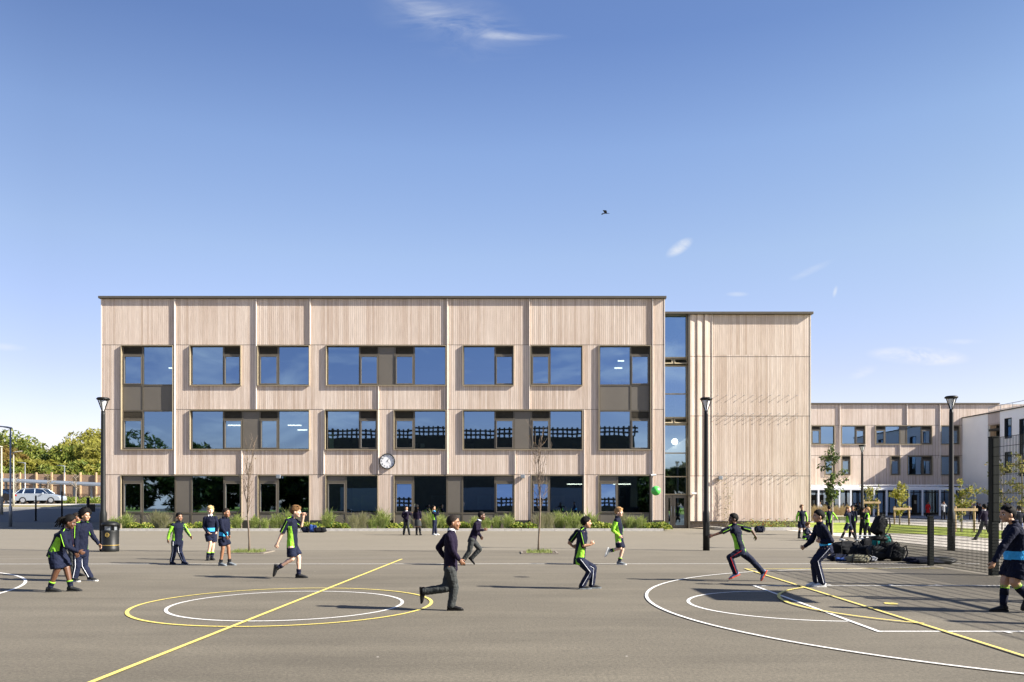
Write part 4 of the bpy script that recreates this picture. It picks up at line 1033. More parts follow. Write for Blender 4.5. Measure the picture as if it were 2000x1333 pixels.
# cars
simple('car_silver',(.46,.52,.60),.28,.5,.02,1); simple('car_black',(.02,.02,.022),.2,.3,.02,1); simple('tail_red',(.5,.01,.01),.3); simple('rim','.' and (.55,.56,.58),.3,.6,.05); simple('plate',(.75,.6,.1),.5)
def car(name, label, loc, mat, rot=0, L=4.15, tyre='car'):
    root = empty(name, loc, label, 'car', 'cars parked behind the verge'); O = V(loc)
    h = L/2
    low = [(-h,.42),(-h+.05,.75),(-h+.12,.95),(-h+.5,1.0),(h-1.35,.98),(h-.75,.86),(h-.18,.72),(h,.52),(h-.02,.3),(-h+.04,.28)]
    b = MB(); W = .86
    lay = []
    for yy, k in ((-W,.90),(-W+.02,.97),(-W+.12,1.0),(W-.12,1.0),(W-.02,.97),(W,.90)):
        lay.append([O+V((x*(.985 if k<1 else 1), yy, .62+(z-.62)*k)) for x, z in low])
    n = len(low); v0 = len(b.v)
    for l in lay: b.v += l
    for i in range(len(lay)-1):
        for j in range(n):
            jj = (j+1)%n; b.f.append((v0+i*n+j, v0+i*n+jj, v0+(i+1)*n+jj, v0+(i+1)*n+j)); b.mi.append(0)
    b.f.append(tuple(range(v0,v0+n))); b.mi.append(0); b.f.append(tuple(range(v0+(len(lay)-1)*n, v0+len(lay)*n))[::-1]); b.mi.append(0)
    b.build('body', mat, root, bevel=.03)
    gh = [(-h+.10,.97),(-h+.42,1.33),(-h+.95,1.44),(-.1,1.46),(.45,1.36),(h-1.15,.97)]
    b = MB(); lay = []
    for yy, k in ((-.80,0),(-.64,1),(.64,1),(.80,0)): lay.append([O+V((x*(.97 if k else 1),(yy if z<1.1 else yy*.82), z)) for x, z in gh])
    n = len(gh); lay = [[O+V((x, s*(.79 if z<1.1 else .62), z)) for x,z in gh] for s in (-1,1)]
    v0 = len(b.v); b.v += lay[0]+lay[1]
    for j in range(n-1): b.f.append((v0+j, v0+j+1, v0+n+j+1, v0+n+j)); b.mi.append(0)
    b.f.append(tuple(range(v0,v0+n))); b.mi.append(0); b.f.append(tuple(range(v0+n,v0+2*n))[::-1]); b.mi.append(0)
    b.build('greenhouse','car_glass',root)
    b = MB()   # roof and pillars
    for s in (-1,1):
        pts = [O+V((x*1.0, s*((.79 if z<1.1 else .62)+.012), z+.012)) for x,z in gh]; b.path(pts,.035,6)
        b.path([O+V((-.25,s*.80,.97)),O+V((-.28,s*.64,1.45))],.035,6); b.path([O+V((-h+.75,s*.80,.97)),O+V((-h+.85,s*.64,1.41))],.06,6)
    b.box(O.x-h+.6,O.x+.15,O.y-.6,O.y+.6,O.z+1.44,O.z+1.475); b.build('roof', mat, root)
    for xx in (-h+.78, h-.82):
        for s in (-1,1):
            b = MB(); c = O+V((xx,s*.80,.32)); b.loft([(c+V((0,-.1,0)),V((.27,0,0)),V((0,0,.27))),(c+V((0,-.085,0)),V((.32,0,0)),V((0,0,.32))),(c+V((0,.085,0)),V((.32,0,0)),V((0,0,.32))),(c+V((0,.1,0)),V((.27,0,0)),V((0,0,.27)))],20); w_ = b.build('wheel','rubber',root)
            b = MB(); c = c+V((0,s*.105,0)); b.loft([(c,V((.21,0,0)),V((0,0,.21))),(c+V((0,s*.012,0)),V((.17,0,0)),V((0,0,.17)))],12); b.build('rim','rim',w_)
    for s in (-1,1):
        b = MB(); b.box(O.x-h-.0,O.x-h+.25,O.y+s*.84-.03,O.y+s*.84+.03,O.z+.72,O.z+.88); b.build('tail_light','tail_red',root)
        b = MB(); b.box(O.x+h-.38,O.x+h-.08,O.y+s*.80-.05,O.y+s*.80+.05,O.z+.62,O.z+.74); b.build('headlight','lamp_lens',root)
        b = MB(); b.ell(O+V((.55,s*.98,1.0)),V((.1,0,0)),V((0,.07,0)),V((0,0,.07))); b.build('wing_mirror',mat,root)
    b = MB(); b.box(O.x-h-.03,O.x-h-.005,O.y-.26,O.y+.26,O.z+.5,O.z+.62); b.build('number_plate','plate',root)
    root.rotation_euler = (0,0,rot)
    for ch in root.children: pass
    return root
car('parked_car','silver hatchback with a black tail parked by the verge, wheels towards the road',(PX(80,78),78,1.4),'car_silver',math.radians(8))
car('parked_car','dark car behind the pale columns at the left edge, left of the silver hatchback',(PX(14,81),81,1.4),'car_black',math.radians(-4))
car('parked_car','dark car whose nose shows just behind the silver hatchback',(PX(52,84.5),84.5,1.4),'car_black',math.radians(6))
# ---------------------------------------------------------------- people
def cloth(name, col, rough=.85, bs=.35):
    m, t, b = nt(name); co = objco(t)
    n = noi(t, co, 9, 3); fine_ = noi(t, objco(t, (1,1,.45)), 14, 4, .6, .6)
    t.links.new(ramp(t, n, [(.3, tuple(c*.85 for c in col)), (.7, tuple(min(1,c*1.15) for c in col))]), b.inputs['Base Color'])
    b.inputs['Roughness'].default_value = rough; b.inputs['Specular IOR Level'].default_value = .12
    bump(t, b, fine_, bs, .03)
cloth('navy',(.0065,.009,.024),.8); cloth('navy_light',(.011,.015,.036),.8); cloth('lime',(.27,.60,.045),.7); cloth('sky_band',(.05,.40,.80),.7)
cloth('jumper',(.011,.0075,.021)); cloth('grey_cloth',(.042,.046,.046),.8); cloth('black_cloth',(.012,.013,.016)); cloth('white_cloth',(.75,.77,.82)); cloth('red_cloth',(.55,.02,.02)); cloth('light_grey',(.28,.29,.31)); cloth('olive',(.18,.17,.12)); cloth('teal_cloth',(.01,.16,.15)); cloth('blue_cloth',(.03,.07,.25))
cloth('trainer_dark',(.02,.021,.022),.5,.15); cloth('trainer_grey',(.16,.18,.20),.6,.15); cloth('trainer_white',(.70,.72,.72),.6,.15); cloth('trainer_blue',(.16,.20,.34),.6,.15); cloth('leather',(.012,.012,.012),.25,.1); cloth('sole_white',(.65,.65,.63),.7,0.02); cloth('sole_red',(.75,.1,.05),.6,.02)
def skin(name, col):
    m, t, b = nt(name); n = noi(t, objco(t), 12, 3)
    t.links.new(ramp(t, n, [(.3, tuple(c*.9 for c in col)), (.7, tuple(min(1,c*1.1) for c in col))]), b.inputs['Base Color'])
    b.inputs['Roughness'].default_value = .5; b.inputs['Subsurface Weight'].default_value = .08; b.inputs['Subsurface Radius'].default_value = (.02,.008,.004)
skin('skin_dark',(.115,.050,.026)); skin('skin_brown',(.26,.125,.065)); skin('skin_tan',(.46,.26,.155)); skin('skin_pale',(.68,.43,.31))
def hairm(name, col):
    m, t, b = nt(name); n = noi(t, objco(t,(1,1,.5)), 70, 4, .7)
    t.links.new(ramp(t, n, [(.3, tuple(c*.45 for c in col)), (.7, tuple(c*1.4 for c in col))]), b.inputs['Base Color']); b.inputs['Roughness'].default_value = .75; b.inputs['Specular IOR Level'].default_value = .15
    bump(t, b, n, .8, .01)
hairm('hair_black',(.0045,.004,.004)); hairm('hair_dark_brown',(.022,.016,.013)); hairm('hair_brown',(.16,.085,.035)); hairm('hair_blond',(.50,.36,.17)); hairm('hair_fair',(.36,.21,.09))
simple('eye_white',(.7,.7,.7),.3); simple('eye_dark',(.01,.008,.006),.2); simple('lips',(.25,.09,.07),.5)
def voxel(b, name, parent, mats, vox, it=3, wr=0.0, seed=0, paintf=None, wz=9, **kw):
    org = parent_origin(parent)
    me = bpy.data.meshes.new('t'); me.from_pydata([tuple(v-org) for v in b.v], [], b.f)
    o = bpy.data.objects.new('t', me); COL.objects.link(o)
    md = o.modifiers.new('r','REMESH'); md.mode = 'VOXEL'; md.voxel_size = vox; md.use_smooth_shade = True
    if it: sm = o.modifiers.new('s','SMOOTH'); sm.factor = .5; sm.iterations = it
    dg = bpy.context.evaluated_depsgraph_get(); dg.update()
    m2 = bpy.data.meshes.new_from_object(o.evaluated_get(dg)); bpy.data.objects.remove(o); bpy.data.meshes.remove(me)
    if wr:
        nn = [V(v.normal) for v in m2.vertices]; off = V((seed*3.1, seed*1.7, 0))
        for v, n_ in zip(m2.vertices, nn):
            c = v.co; q = V((c.x*15, c.y*15, c.z*wz))+off
            k = noise.noise(q); k2 = 1-abs(noise.noise(q*1.9+V((5,5,5))))*2.4
            v.co = c+n_*wr*(k*.9+k2*.55)
    m2.name = name; m2.materials.clear()
    for x in (mats if isinstance(mats, (list,tuple)) else [mats]): m2.materials.append(MATS[x])
    if paintf:
        mi = [paintf(p.center+org, p.normal) for p in m2.polygons]; m2.polygons.foreach_set('material_index', mi)
    m2.polygons.foreach_set('use_smooth', [True]*len(m2.polygons))
    o = bpy.data.objects.new(name, m2); COL.objects.link(o); o.parent = parent
    tag(o, **kw); return o
def rotz(v, deg): a = math.radians(deg); return V((v.x*math.cos(a)-v.y*math.sin(a), v.x*math.sin(a)+v.y*math.cos(a), v.z))
def person(label, fy, face, J, top='green_side', tcol='navy', sleeve='long', bottom='trousers', bcol='navy_light', stripe=True, skin='skin_brown', hair='short', hcol='hair_black',
           shoe='trainer_dark', sole='trainer_dark', sock='navy', sockh=.12, sockband=None, head=None, pitch=0, s=None, vox=.0075, group='pupils in the playground', dz={}, collar=None,
           torso=None, fat=1.0, glasses=False, flat='LR', curl=.5, tuck=False, belt=False, headS=1.0, snapg=True):
    Y0 = F*CH/(fy-HY)
    if hair == 'buzz' and hcol == 'hair_black': hcol = 'hair_dark_brown'
    pj = {k: P(v[0], v[1], Y0) for k, v in J.items()}
    hp, nk, hd = pj['hp'], pj['nk'], pj['hd']
    ft = (pj['aL']+pj['aR'])/2; ftp = V((ft.x, Y0, 0))
    if s is None: s = max(.8, min(1.25, (hd.z+.11)/1.38))
    f = rotz(V((1,0,0)), face); left = V((-f.y, f.x, 0))
    tf = rotz(V((1,0,0)), torso if torso is not None else face); tl = V((-tf.y, tf.x, 0))
    up = (nk-hp).normalized()
    def dp(v, y): # move along the view ray to depth offset y
        return V((v.x*(Y0+y)/Y0, Y0+y, CH+(v.z-CH)*(Y0+y)/Y0))
    sh = {}; hpj = {}
    shc = nk-up*.045*s
    for k, sg in (('L',1),('R',-1)):
        base = pj.get('s'+k); off = tl*sg*.128*s*(fat*.5+.5)
        sh[k] = (shc+off) if base is None else dp(base, off.y)
        hpj[k] = hp+left*sg*.068*s
    el = {k: dp(pj['e'+k], sh[k].y-Y0+dz.get('e'+k,0)) for k in 'LR'}
    wr = {k: dp(pj['w'+k], sh[k].y-Y0+dz.get('w'+k,0)) for k in 'LR'}
    ha = {k: dp(pj['f'+k], sh[k].y-Y0+dz.get('f'+k,dz.get('w'+k,0))) if ('f'+k) in pj else wr[k]+(wr[k]-el[k]).normalized()*.13*s for k in 'LR'}
    kn = {k: dp(pj['k'+k], hpj[k].y-Y0+dz.get('k'+k,0)) for k in 'LR'}
    an = {k: dp(pj['a'+k], hpj[k].y-Y0+dz.get('a'+k,0)) for k in 'LR'}
    ax, nn, toe = {}, {}, {}
    for k in 'LR':
        if k in flat:
            # feet rest on the ground
            if snapg: an[k] = V((an[k].x, an[k].y, .075*s))
            d = f
            if ('t'+k) in pj:
                vx = pj['t'+k].x-an[k].x
                if abs(vx) > .03: d = V((vx, f.y*.12 if abs(f.x) > .3 else f.y*.2, 0)).normalized()
            ax[k] = d; nn[k] = V((0,0,1))
        else:
            t_ = dp(pj['t'+k], an[k].y-Y0); v = (t_-an[k]).normalized(); kk = (an[k]-kn[k]).normalized()
            w = (-kk-v*(-kk).dot(v)); w = w.normalized() if w.length > .05 else V((0,0,1))
            a = math.radians(20); ax[k] = (v*math.cos(a)+w*math.sin(a)).normalized(); nn[k] = (w*math.cos(a)-v*math.sin(a)).normalized()
    root = empty('person', ftp, label, 'person', group)
    near = vox < .009
    # ---- body, one continuous surface
    b = MB()
    def limb(pts, rs, tgt=None, n=10):
        t = tgt or b
        for (p, q, r0, r1) in zip(pts, pts[1:], rs, rs[1:]): t.tube(p, q, r0, r1, n=n, rnd=True)
    hf = rotz(V((1,0,0)), head if head is not None else face); hl = V((-hf.y, hf.x, 0)); hu = V((0,0,1))
    if pitch: a = math.radians(pitch); hf, hu = (hf*math.cos(a)-V((0,0,1))*math.sin(a)), (V((0,0,1))*math.cos(a)+hf*math.sin(a))
    S = s*headS*1.02
    def H(x, y, z): return hd+hf*x*S+hl*y*S+hu*z*S
    b.ell(H(-.008,0,.025), hf*.092*S, hl*.073*S, hu*.088*S, 16)
    b.ell(H(.022,0,-.03), hf*.062*S, hl*.058*S, hu*.066*S, 14)
    b.ell(H(.055,0,-.078), hf*.026*S, hl*.028*S, hu*.024*S, 10)
    if near:
        b.ell(H(.088,0,-.018), hf*.018*S, hl*.013*S, hu*.017*S, 8); b.tube(H(.082,0,.015), H(.09,0,-.012), .008*S, .010*S, rnd=True)
        for q in (-1,1):
            b.ell(H(-.002,q*.074,-.012), hf*.019*S, hl*.009*S, hu*.028*S, 8); b.ell(H(.06,q*.034,-.025), hf*.022*S, hl*.022*S, hu*.022*S, 8)
        b.ell(H(.075,0,-.052), hf*.009*S, hl*.022*S, hu*.010*S, 8); b.ell(H(.074,0,.022), hf*.012*S, hl*.045*S, hu*.012*S, 8)
    b.tube(nk-up*.02*s, hd+hu*-.05*S-hf*.015*S, .043*s, .040*s, n=12, rnd=True)
    mid = hp.lerp(shc, .45); uS = tl; wS = tl.cross(up).normalized(); uH = left; wH = left.cross(up).normalized()
    b.loft([(hp-up*.07*s, uH*.075*s, wH*.06*s), (hp-up*.03*s, uH*.115*s*fat, wH*.085*s*fat), (hp+up*.03*s, uH*.112*s*fat, wH*.08*s*fat), (mid, (uH+uS)*.5*.100*s*fat, (wH+wS)*.5*.074*s*fat),
            (hp.lerp(shc,.8), uS*.125*s*fat, wS*.082*s*fat), (shc, uS*.115*s, wS*.06*s), (nk, uS*.04*s, wS*.04*s)], 16)
    for k, sg in (('L',1),('R',-1)):
        limb([sh[k], el[k], wr[k]], [.041*s, .032*s, .022*s]); b.ell(sh[k], uS*.045*s, wS*.045*s, up*.045*s, 8)
        limb([hpj[k], kn[k], an[k]], [.072*s*fat, .046*s*fat, .030*s]); 
        cm = kn[k].lerp(an[k], .3)-ax[k]*.012*s; b.tube(cm, kn[k].lerp(an[k],.6), .043*s, .032*s, rnd=True)
        b.tube(an[k]-nn[k]*.03*s, an[k]+ax[k]*.10*s-nn[k]*.045*s, .028*s, .02*s, rnd=True)
        # hand: palm, four fingers of different length, thumb from the side
        hdv = (ha[k]-wr[k]).normalized()
        side = (tl*sg); pn = (side-hdv*side.dot(hdv)); pn = pn.normalized() if pn.length > .1 else V((0,0,1))   # back of the hand
        th = pn.cross(hdv).normalized()
        if th.dot(tf) < 0 and th.z < .5: th = -th
        if th.z < -.6: th = -th
        L = .125*s
        b.loft([(wr[k]-hdv*.01, th*.021*s, pn*.017*s), (wr[k]+hdv*L*.25, th*.032*s, pn*.015*s), (wr[k]+hdv*L*.52, th*.034*s, pn*.013*s), (wr[k]+hdv*L*.6, th*.030*s, pn*.010*s)], 10)
        if near:
            for i, (o_, ln) in enumerate(((.026,.40),(.009,.46),(-.008,.42),(-.025,.33))):
                p0 = wr[k]+hdv*L*.5+th*o_*s; c_ = curl*(1+.12*i); d1 = (hdv*math.cos(c_*.7)-pn*math.sin(c_*.7)).normalized(); d2 = (hdv*math.cos(c_*1.9)-pn*math.sin(c_*1.9)).normalized()
                p1 = p0+d1*L*ln*.55; p2 = p1+d2*L*ln*.5
                b.tube(p0,p1,.0086*s,.0080*s,n=6,rnd=True); b.tube(p1,p2,.0080*s,.0070*s,n=6,rnd=True)
            p0 = wr[k]+hdv*L*.18+th*.024*s; p1 = p0+(hdv*.7+th*.7-pn*.2).normalized()*L*.27; p2 = p1+(hdv*.95+th*.1-pn*.3).normalized()*L*.22
            b.tube(p0,p1,.0105*s,.009*s,n=6,rnd=True); b.tube(p1,p2,.009*s,.0075*s,n=6,rnd=True)
    def bodypaint(c, n):
        d = c-hd
        if d.length > .13*S: return 0
        x, y, z = d.dot(hf)/S, d.dot(hl)/S, d.dot(hu)/S
        if x > .05:
            for q in (-1,1):
                if ((y-q*.031)/.014)**2+((z-.004)/.007)**2 < 1: return 2 if abs(y-q*.031) < .007 else 1
                if ((y-q*.031)/.02)**2+((z-.026)/.005)**2 < 1: return 4
            if x > .06 and (y/.022)**2+((z+.054)/.007)**2 < 1: return 3
        return 0
    body = voxel(b, 'body', root, [skin,'eye_white','eye_dark','lips',hcol], vox*.85 if near else vox, 2, paintf=bodypaint if near else None)
    # ---- hair
    if hair:
        hb = MB(); rings = 22; seg = 28; hv = []
        th_ = {'buzz':.03,'short':.12,'mop':.19,'afro':.62,'long':.16,'braids':.2,'curly':.22}[hair]
        c0 = H(-.008,0,.028)
        for i in range(rings+1):
            el_ = -90+180*i/rings
            for j in range(seg):
                az = 360*j/seg; e, a = math.radians(el_), math.radians(az)
                dx, dy, dz_ = math.cos(e)*math.cos(a), math.cos(e)*math.sin(a), math.sin(e)
                line = {'buzz':.42,'short':.36,'mop':.18,'afro':.40,'long':.30,'braids':.42,'curly':.30}[hair]
                # hair where: high enough, or behind the ears
                aa = abs(((az+180)%360)-180)/180.0
                fr0 = {'buzz':.5,'short':.42,'mop':.2,'afro':.45,'long':.48,'braids':.60,'curly':.5}[hair]; sd0 = {'afro':-.3,'long':-.3,'braids':-.25,'short':-.18,'mop':-.28,'curly':-.3}.get(hair,-.08); bk0 = {'long':-.95,'braids':-.95,'afro':-.9}.get(hair,-.88)
                hl_ = fr0 if aa < .16 else (fr0+(sd0-fr0)*(aa-.16)/.26 if aa < .42 else (sd0+(-.55-sd0)*(aa-.42)/.12 if aa < .54 else (-.55+(bk0+.55)*min(1,(aa-.54)/.15))))
                cover = dz_-hl_
                k = (.35+.65*min(1.0, cover*2.2))*min(1, cover*14) if cover > 0 else max(-1.0, cover*8)
                nz = noise.noise(V((dx,dy,dz_))*(9 if hair in ('afro','curly') else 7)+V((hd.x*7,fy,0)))
                t = (th_*(1+nz*(.7 if hair in('afro','curly','mop') else .5)))*max(0,k) - .12*max(0,-k)
                if hair == 'mop' and dx > .3 and dz_ < .75 and k > 0: t += .05
                r = 1+t
                hv.append(c0+hf*(.092*S*dx*r)+hl*(.073*S*dy*r)+hu*(.088*S*dz_*r))
        n0 = len(hb.v); hb.v += hv
        for i in range(rings):
            for j in range(seg):
                hb.f.append((n0+i*seg+j, n0+i*seg+(j+1)%seg, n0+(i+1)*seg+(j+1)%seg, n0+(i+1)*seg+j)); hb.mi.append(0)
        rr = random.Random(int(fy*7+hd.x*10))
        if hair == 'long':
            for i in range(14):
                a = rr.uniform(-1,1); p = H(-.06,a*.06,.03); hb.path([p, p-hf*.04*S-hu*.08*S, p-hf*.045*S-hu*.20*S+hl*a*.02, p-hf*.03*S-hu*.27*S], [.02*S,.022*S,.018*S,.006*S], 6)
        if hair == 'braids':
            for i in range(22):
                a = rr.uniform(-1,1); p = H(-.05+rr.uniform(-.03,.05),a*.075,.07); e = p-hf*rr.uniform(.05,.11)*S-hu*rr.uniform(.12,.22)*S+hl*a*.02; hb.path([p, p.lerp(e,.45)-hf*.03*S+hu*.02*S, e], [.012*S,.013*S,.008*S], 6)
        if hair == 'mop' or (hair == 'short' and near):
            for i in range(40):
                a = rr.uniform(-1.2,1.2); p = H(.03+rr.uniform(-.05,.02), .07*math.sin(a), .095+rr.uniform(-.02,.012)); e = p+hf*(rr.uniform(.01,.05) if hair == 'mop' else rr.uniform(-.03,.004))*S-hu*rr.uniform(0,.03)*S+hl*rr.uniform(-.015,.015); hb.path([p,p.lerp(e,.5)+hu*.008*S,e],[.008*S,.007*S,.003*S],4)
        hb.build('hair', hcol, root, smooth=True)
    if glasses:
        g = MB()
        for q in (-1,1):
            c = H(.092,q*.033,.004); g.loft([(c+hl*(.024*S*math.cos(a*.5236))+hu*(.018*S*math.sin(a*.5236)), hl*(.0025*math.cos(a*.5236)), hf*.0025) for a in range(12)],4,closed=True)
            g.tube(H(.085,q*.06,.006), H(-.005,q*.078,.004), .002, n=4)
        g.tube(H(.094,-.01,.006), H(.094,.01,.006), .002, n=4); g.build('glasses','black_metal',root)
    # ---- top
    cv = vox*1.15 if near else vox
    b = MB(); drop = (.03 if tuck else .10)*s; w_ = fat
    b.loft([(hp-up*drop-up*.01, uH*.128*s*w_, wH*.098*s*w_), (hp-up*drop*.3, uH*.128*s*w_, wH*.099*s*w_), (hp.lerp(shc,.25), uH*.122*s*w_, wH*.095*s*w_), (mid+up*.02, (uH+uS)*.5*.118*s*w_, (wH+wS)*.5*.092*s*w_),
            (hp.lerp(shc,.8), uS*.138*s*w_, wS*.098*s*w_), (shc-up*.01*s, uS*.130*s, wS*.078*s), (nk+up*.0, uS*.056*s, wS*.053*s), (nk+up*.028*s, uS*.05*s, wS*.048*s)], 20)
    for k in 'LR':
        b.ell(sh[k], uS*.056*s, wS*.056*s, up*.054*s, 10)
        if sleeve == 'long': limb([sh[k], el[k], el[k].lerp(wr[k],.93)], [.055*s, .046*s, .034*s], b)
        else:
            e2 = sh[k].lerp(el[k], .88); b.loft([(sh[k], uS*.001, wS*.001)]+[],3,cap=False) if False else None
            d = (e2-sh[k]).normalized(); u = d.cross(V((0,1,.01))).normalized(); w2 = d.cross(u)
            b.loft([(sh[k]-d*.02, u*.045*s, w2*.045*s), (sh[k].lerp(e2,.4), u*.053*s, w2*.053*s), (e2, u*.053*s, w2*.051*s)], 12)
    def seg_d(p, a, c):
        ab = c-a; t = max(0, min(1, (p-a).dot(ab)/max(1e-9, ab.length_squared))); return (p-(a+ab*t)).length, t
    Lsp = (shc-hp).length
    def toppaint(c, n):
        da = 9
        for k, sg in (('L',1),('R',-1)):
            d1, t1 = seg_d(c, sh[k], el[k]); d2, _ = seg_d(c, el[k], wr[k]); 
            if min(d1, d2) < .058*s and t1 > (.12):
                if top == 'green_sleeve':
                    return 1 if n.dot(tl*sg) > -.1 or abs(n.y) > .5 and n.dot(tf) < .35 else 0
                return 0
        t = (c-hp).dot(up)/Lsp; x = (c-hp.lerp(shc,max(0,min(1,t)))).dot(tl); y = (c-hp.lerp(shc,max(0,min(1,t)))).dot(tf)
        if top in ('green_side','green_sleeve'):
            lim = .052+.035*max(0,t)**1.5 if t < .78 else 9
            if abs(x) > .045*s and abs(y+.01) < (.078-.055*max(0,t))*s and t < .80: return 1
        if top == 'band' and .14 < t < .36: return 2
        if top == 'green_all': return 1
        return 0
    voxel(b, 'jumper' if tcol == 'jumper' else ('shirt' if sleeve=='short' else 'jacket'), root, [tcol,'lime','sky_band'], cv, 2, wr=.0075*s if near else 0, seed=int(fy), paintf=toppaint if top else None, wz=11)
    if near or collar:
        b = MB(); cc = nk+up*.022*s+tf*.004
        b.loft([(cc+(tl*math.cos(a*.3927)+wS*math.sin(a*.3927))*.051*s+up*(.004*s), (tl*math.cos(a*.3927)+wS*math.sin(a*.3927))*.010*s+up*-.004, up*.018*s) for a in range(16)], 6, closed=True)
        if collar:
            for q in (-1,1): p = cc+tf*.052*s+tl*q*.014*s; b.poly([p+up*.018, p+tl*q*.034*s+up*.0, p+tl*q*.022*s-up*.04*s+tf*.012, p-up*.012+tf*.004])
        b.build('collar', collar or tcol, root, smooth=True)
    if top in ('green_side',) and near:
        for k, sg in (('L',1),('R',-1)):
            b = MB(); o = V((0,-1,0))*.050*s if abs(f.x) > .5 else tl*sg*.05*s; e = sh[k].lerp(el[k], .86 if sleeve=='short' else 1)
            b.path([nk+tl*sg*.05*s+up*.03*s, sh[k]+up*.055*s+o*.2, sh[k]+o*1.12, sh[k].lerp(e,.5)+o*1.22, e+o*1.2], .0055*s, 5); b.build('sleeve_piping','lime',root)
    # ---- legs
    b = MB(); 
    if bottom == 'trousers':
        b.loft([(hp-up*.075*s, uH*.115*s*w_, wH*.088*s*w_), (hp-up*.02*s, uH*.128*s*w_, wH*.096*s*w_), (hp+up*.045*s, uH*.119*s*w_, wH*.089*s*w_)], 16)
        for k in 'LR':
            bt = an[k]-(an[k]-kn[k]).normalized()*.0
            limb([hpj[k]-up*.02*s, kn[k], bt], [.084*s*w_, .064*s, .056*s], b, 12)
    elif bottom == 'skirt':
        b.loft([(hp+up*.04*s, uH*.115*s, wH*.088*s), (hp-V((0,0,.08*s)), uH*.15*s, wH*.12*s), (kn['L'].lerp(kn['R'],.5)+V((0,0,.03)), uH*.17*s, wH*.14*s)], 18)
    else:
        b.loft([(hp-up*.075*s, uH*.118*s*w_, wH*.09*s*w_), (hp-up*.02*s, uH*.130*s*w_, wH*.098*s*w_), (hp+up*.045*s, uH*.119*s*w_, wH*.089*s*w_)], 16)
        fr = .80 if bottom == 'shorts' else .97
        for k in 'LR':
            e2 = hpj[k].lerp(kn[k], fr); d = (e2-hpj[k]).normalized(); u = d.cross(V((0,1,.01))).normalized(); w2 = d.cross(u)
            b.loft([(hpj[k], u*.086*s*w_, w2*.082*s*w_), (hpj[k].lerp(e2,.5), u*.090*s*w_, w2*.084*s*w_), (e2, u*(.088*w_**.5)*s, w2*(.084*w_**.5)*s)], 14)
    voxel(b, {'trousers':'trousers','skirt':'skirt'}.get(bottom,'shorts'), root, [bcol], cv, 2, wr=.008*s if near else 0, seed=int(fy)+5, wz=16)
    if stripe and near and bottom == 'trousers':
        for k, sg in (('L',1),('R',-1)):
            if stripe == 'red' and k == 'R': continue
            b = MB(); o = (V((0,-1,0)) if abs(f.x) > .4 else left*sg)
            pts = []; rs = [.088,.086,.078,.069,.064,.062,.060]
            for i in range(7):
                t = i/6; p = hpj[k].lerp(kn[k], t*2) if t <= .5 else kn[k].lerp(an[k], t*2-1); pts.append(p+o*rs[i]*s*(w_ if i<3 else 1)+V((0,0,0)))
            b.path(pts, .0055*s, 6); b.build('side_stripe','red_cloth' if stripe=='red' and k=='L' else 'white_cloth',root)
    if belt:
        b = MB(); b.loft([(hp+up*.028*s, uH*.124*s, wH*.094*s),(hp+up*.055*s, uH*.122*s, wH*.092*s)], 20); b.build('belt','leather',root)
    # ---- socks & shoes
    for k in 'LR':
        kd = (kn[k]-an[k]).normalized(); 
        if bottom != 'trousers' and sock:
            b = MB(); L_ = (kn[k]-an[k]).length; hh = min(sockh*s, L_*.93)
            r1 = .040+.012*min(1,hh/.2); rm = .5*(.037+r1)+(.010 if hh > .2 else .003)
            b.tube(an[k]-nn[k]*.02*s, an[k]+kd*hh*.5, .037*s, rm*s, n=12); b.tube(an[k]+kd*hh*.5, an[k]+kd*hh, rm*s, r1*s, n=12)
            sk = b.build('sock', sock, root, smooth=True)
            if sockband:
                b = MB(); nb = 3 if sockh > .2 else 1
                for i in range(nb): q = an[k]+kd*(hh-.012-i*.028); b.tube(q, q+kd*.012 if nb > 1 else q+kd*.02, r1*s+.004, n=12)
                b.build('sock_band', sockband, sk, smooth=True)
        A, N = ax[k], nn[k]; lat = N.cross(A).normalized(); an0 = an[k]-N*.070*s
        b = MB()
        def fr_(x, z, wy, hz_, o=0): return (an0+A*x*s+N*z*s, lat*wy*s, N*hz_*s)
        b.loft([fr_(-.062,.045,.018,.020), fr_(-.05,.045,.032,.036), fr_(-.01,.045,.037,.040), fr_(.045,.038,.038,.032), fr_(.10,.028,.041,.024), fr_(.145,.022,.036,.017), fr_(.168,.018,.018,.008)], 14)
        b.tube(an0+N*.04*s, an0+N*.088*s, .040*s, .038*s, n=12)
        so = b.build('shoe', shoe, root, smooth=True)
        b = MB(); pts = [(-.066,.020),(-.055,.036),(0,.041),(.06,.041),(.11,.045),(.155,.038),(.178,.018)]
        up_, dn = [], []
        top_ = [an0+A*x*s+lat*w3*s for x, w3 in pts]+[an0+A*x*s-lat*w3*s for x, w3 in reversed(pts)]
        b.poly([p+N*.018*s for p in top_]); b.poly([p-N*.004*s for p in top_][::-1]); m_ = len(top_)
        for i in range(m_): b.poly([top_[i]-N*.004*s, top_[(i+1)%m_]-N*.004*s, top_[(i+1)%m_]+N*.018*s, top_[i]+N*.018*s])
        b.build('sole', sole, so)
    return root
PE = {}
PE[1]=person('girl with black braids bending forward in navy top with lime hem and baggy shorts',1156,12,dict(hd=(136.5,1020.5),nk=(127.5,1036),hp=(111,1078),sR=(122,1044),sL=(131,1041),eR=(129.5,1068),wR=(152,1077.5),fR=(162,1081),eL=(135,1066),wL=(146,1080),fL=(151,1086),
  kR=(111.5,1112),aR=(97.5,1147),tR=(113,1156),kL=(129.5,1109),aL=(138.5,1143),tL=(162,1151)),top='green_side',bottom='long_shorts',bcol='navy_light',skin='skin_dark',hair='braids',sock='navy',sockh=.10,sockband='lime',fat=1.28,pitch=18,dz={'wR':.08,'eL':-.02,'wL':-.08},s=1.08)
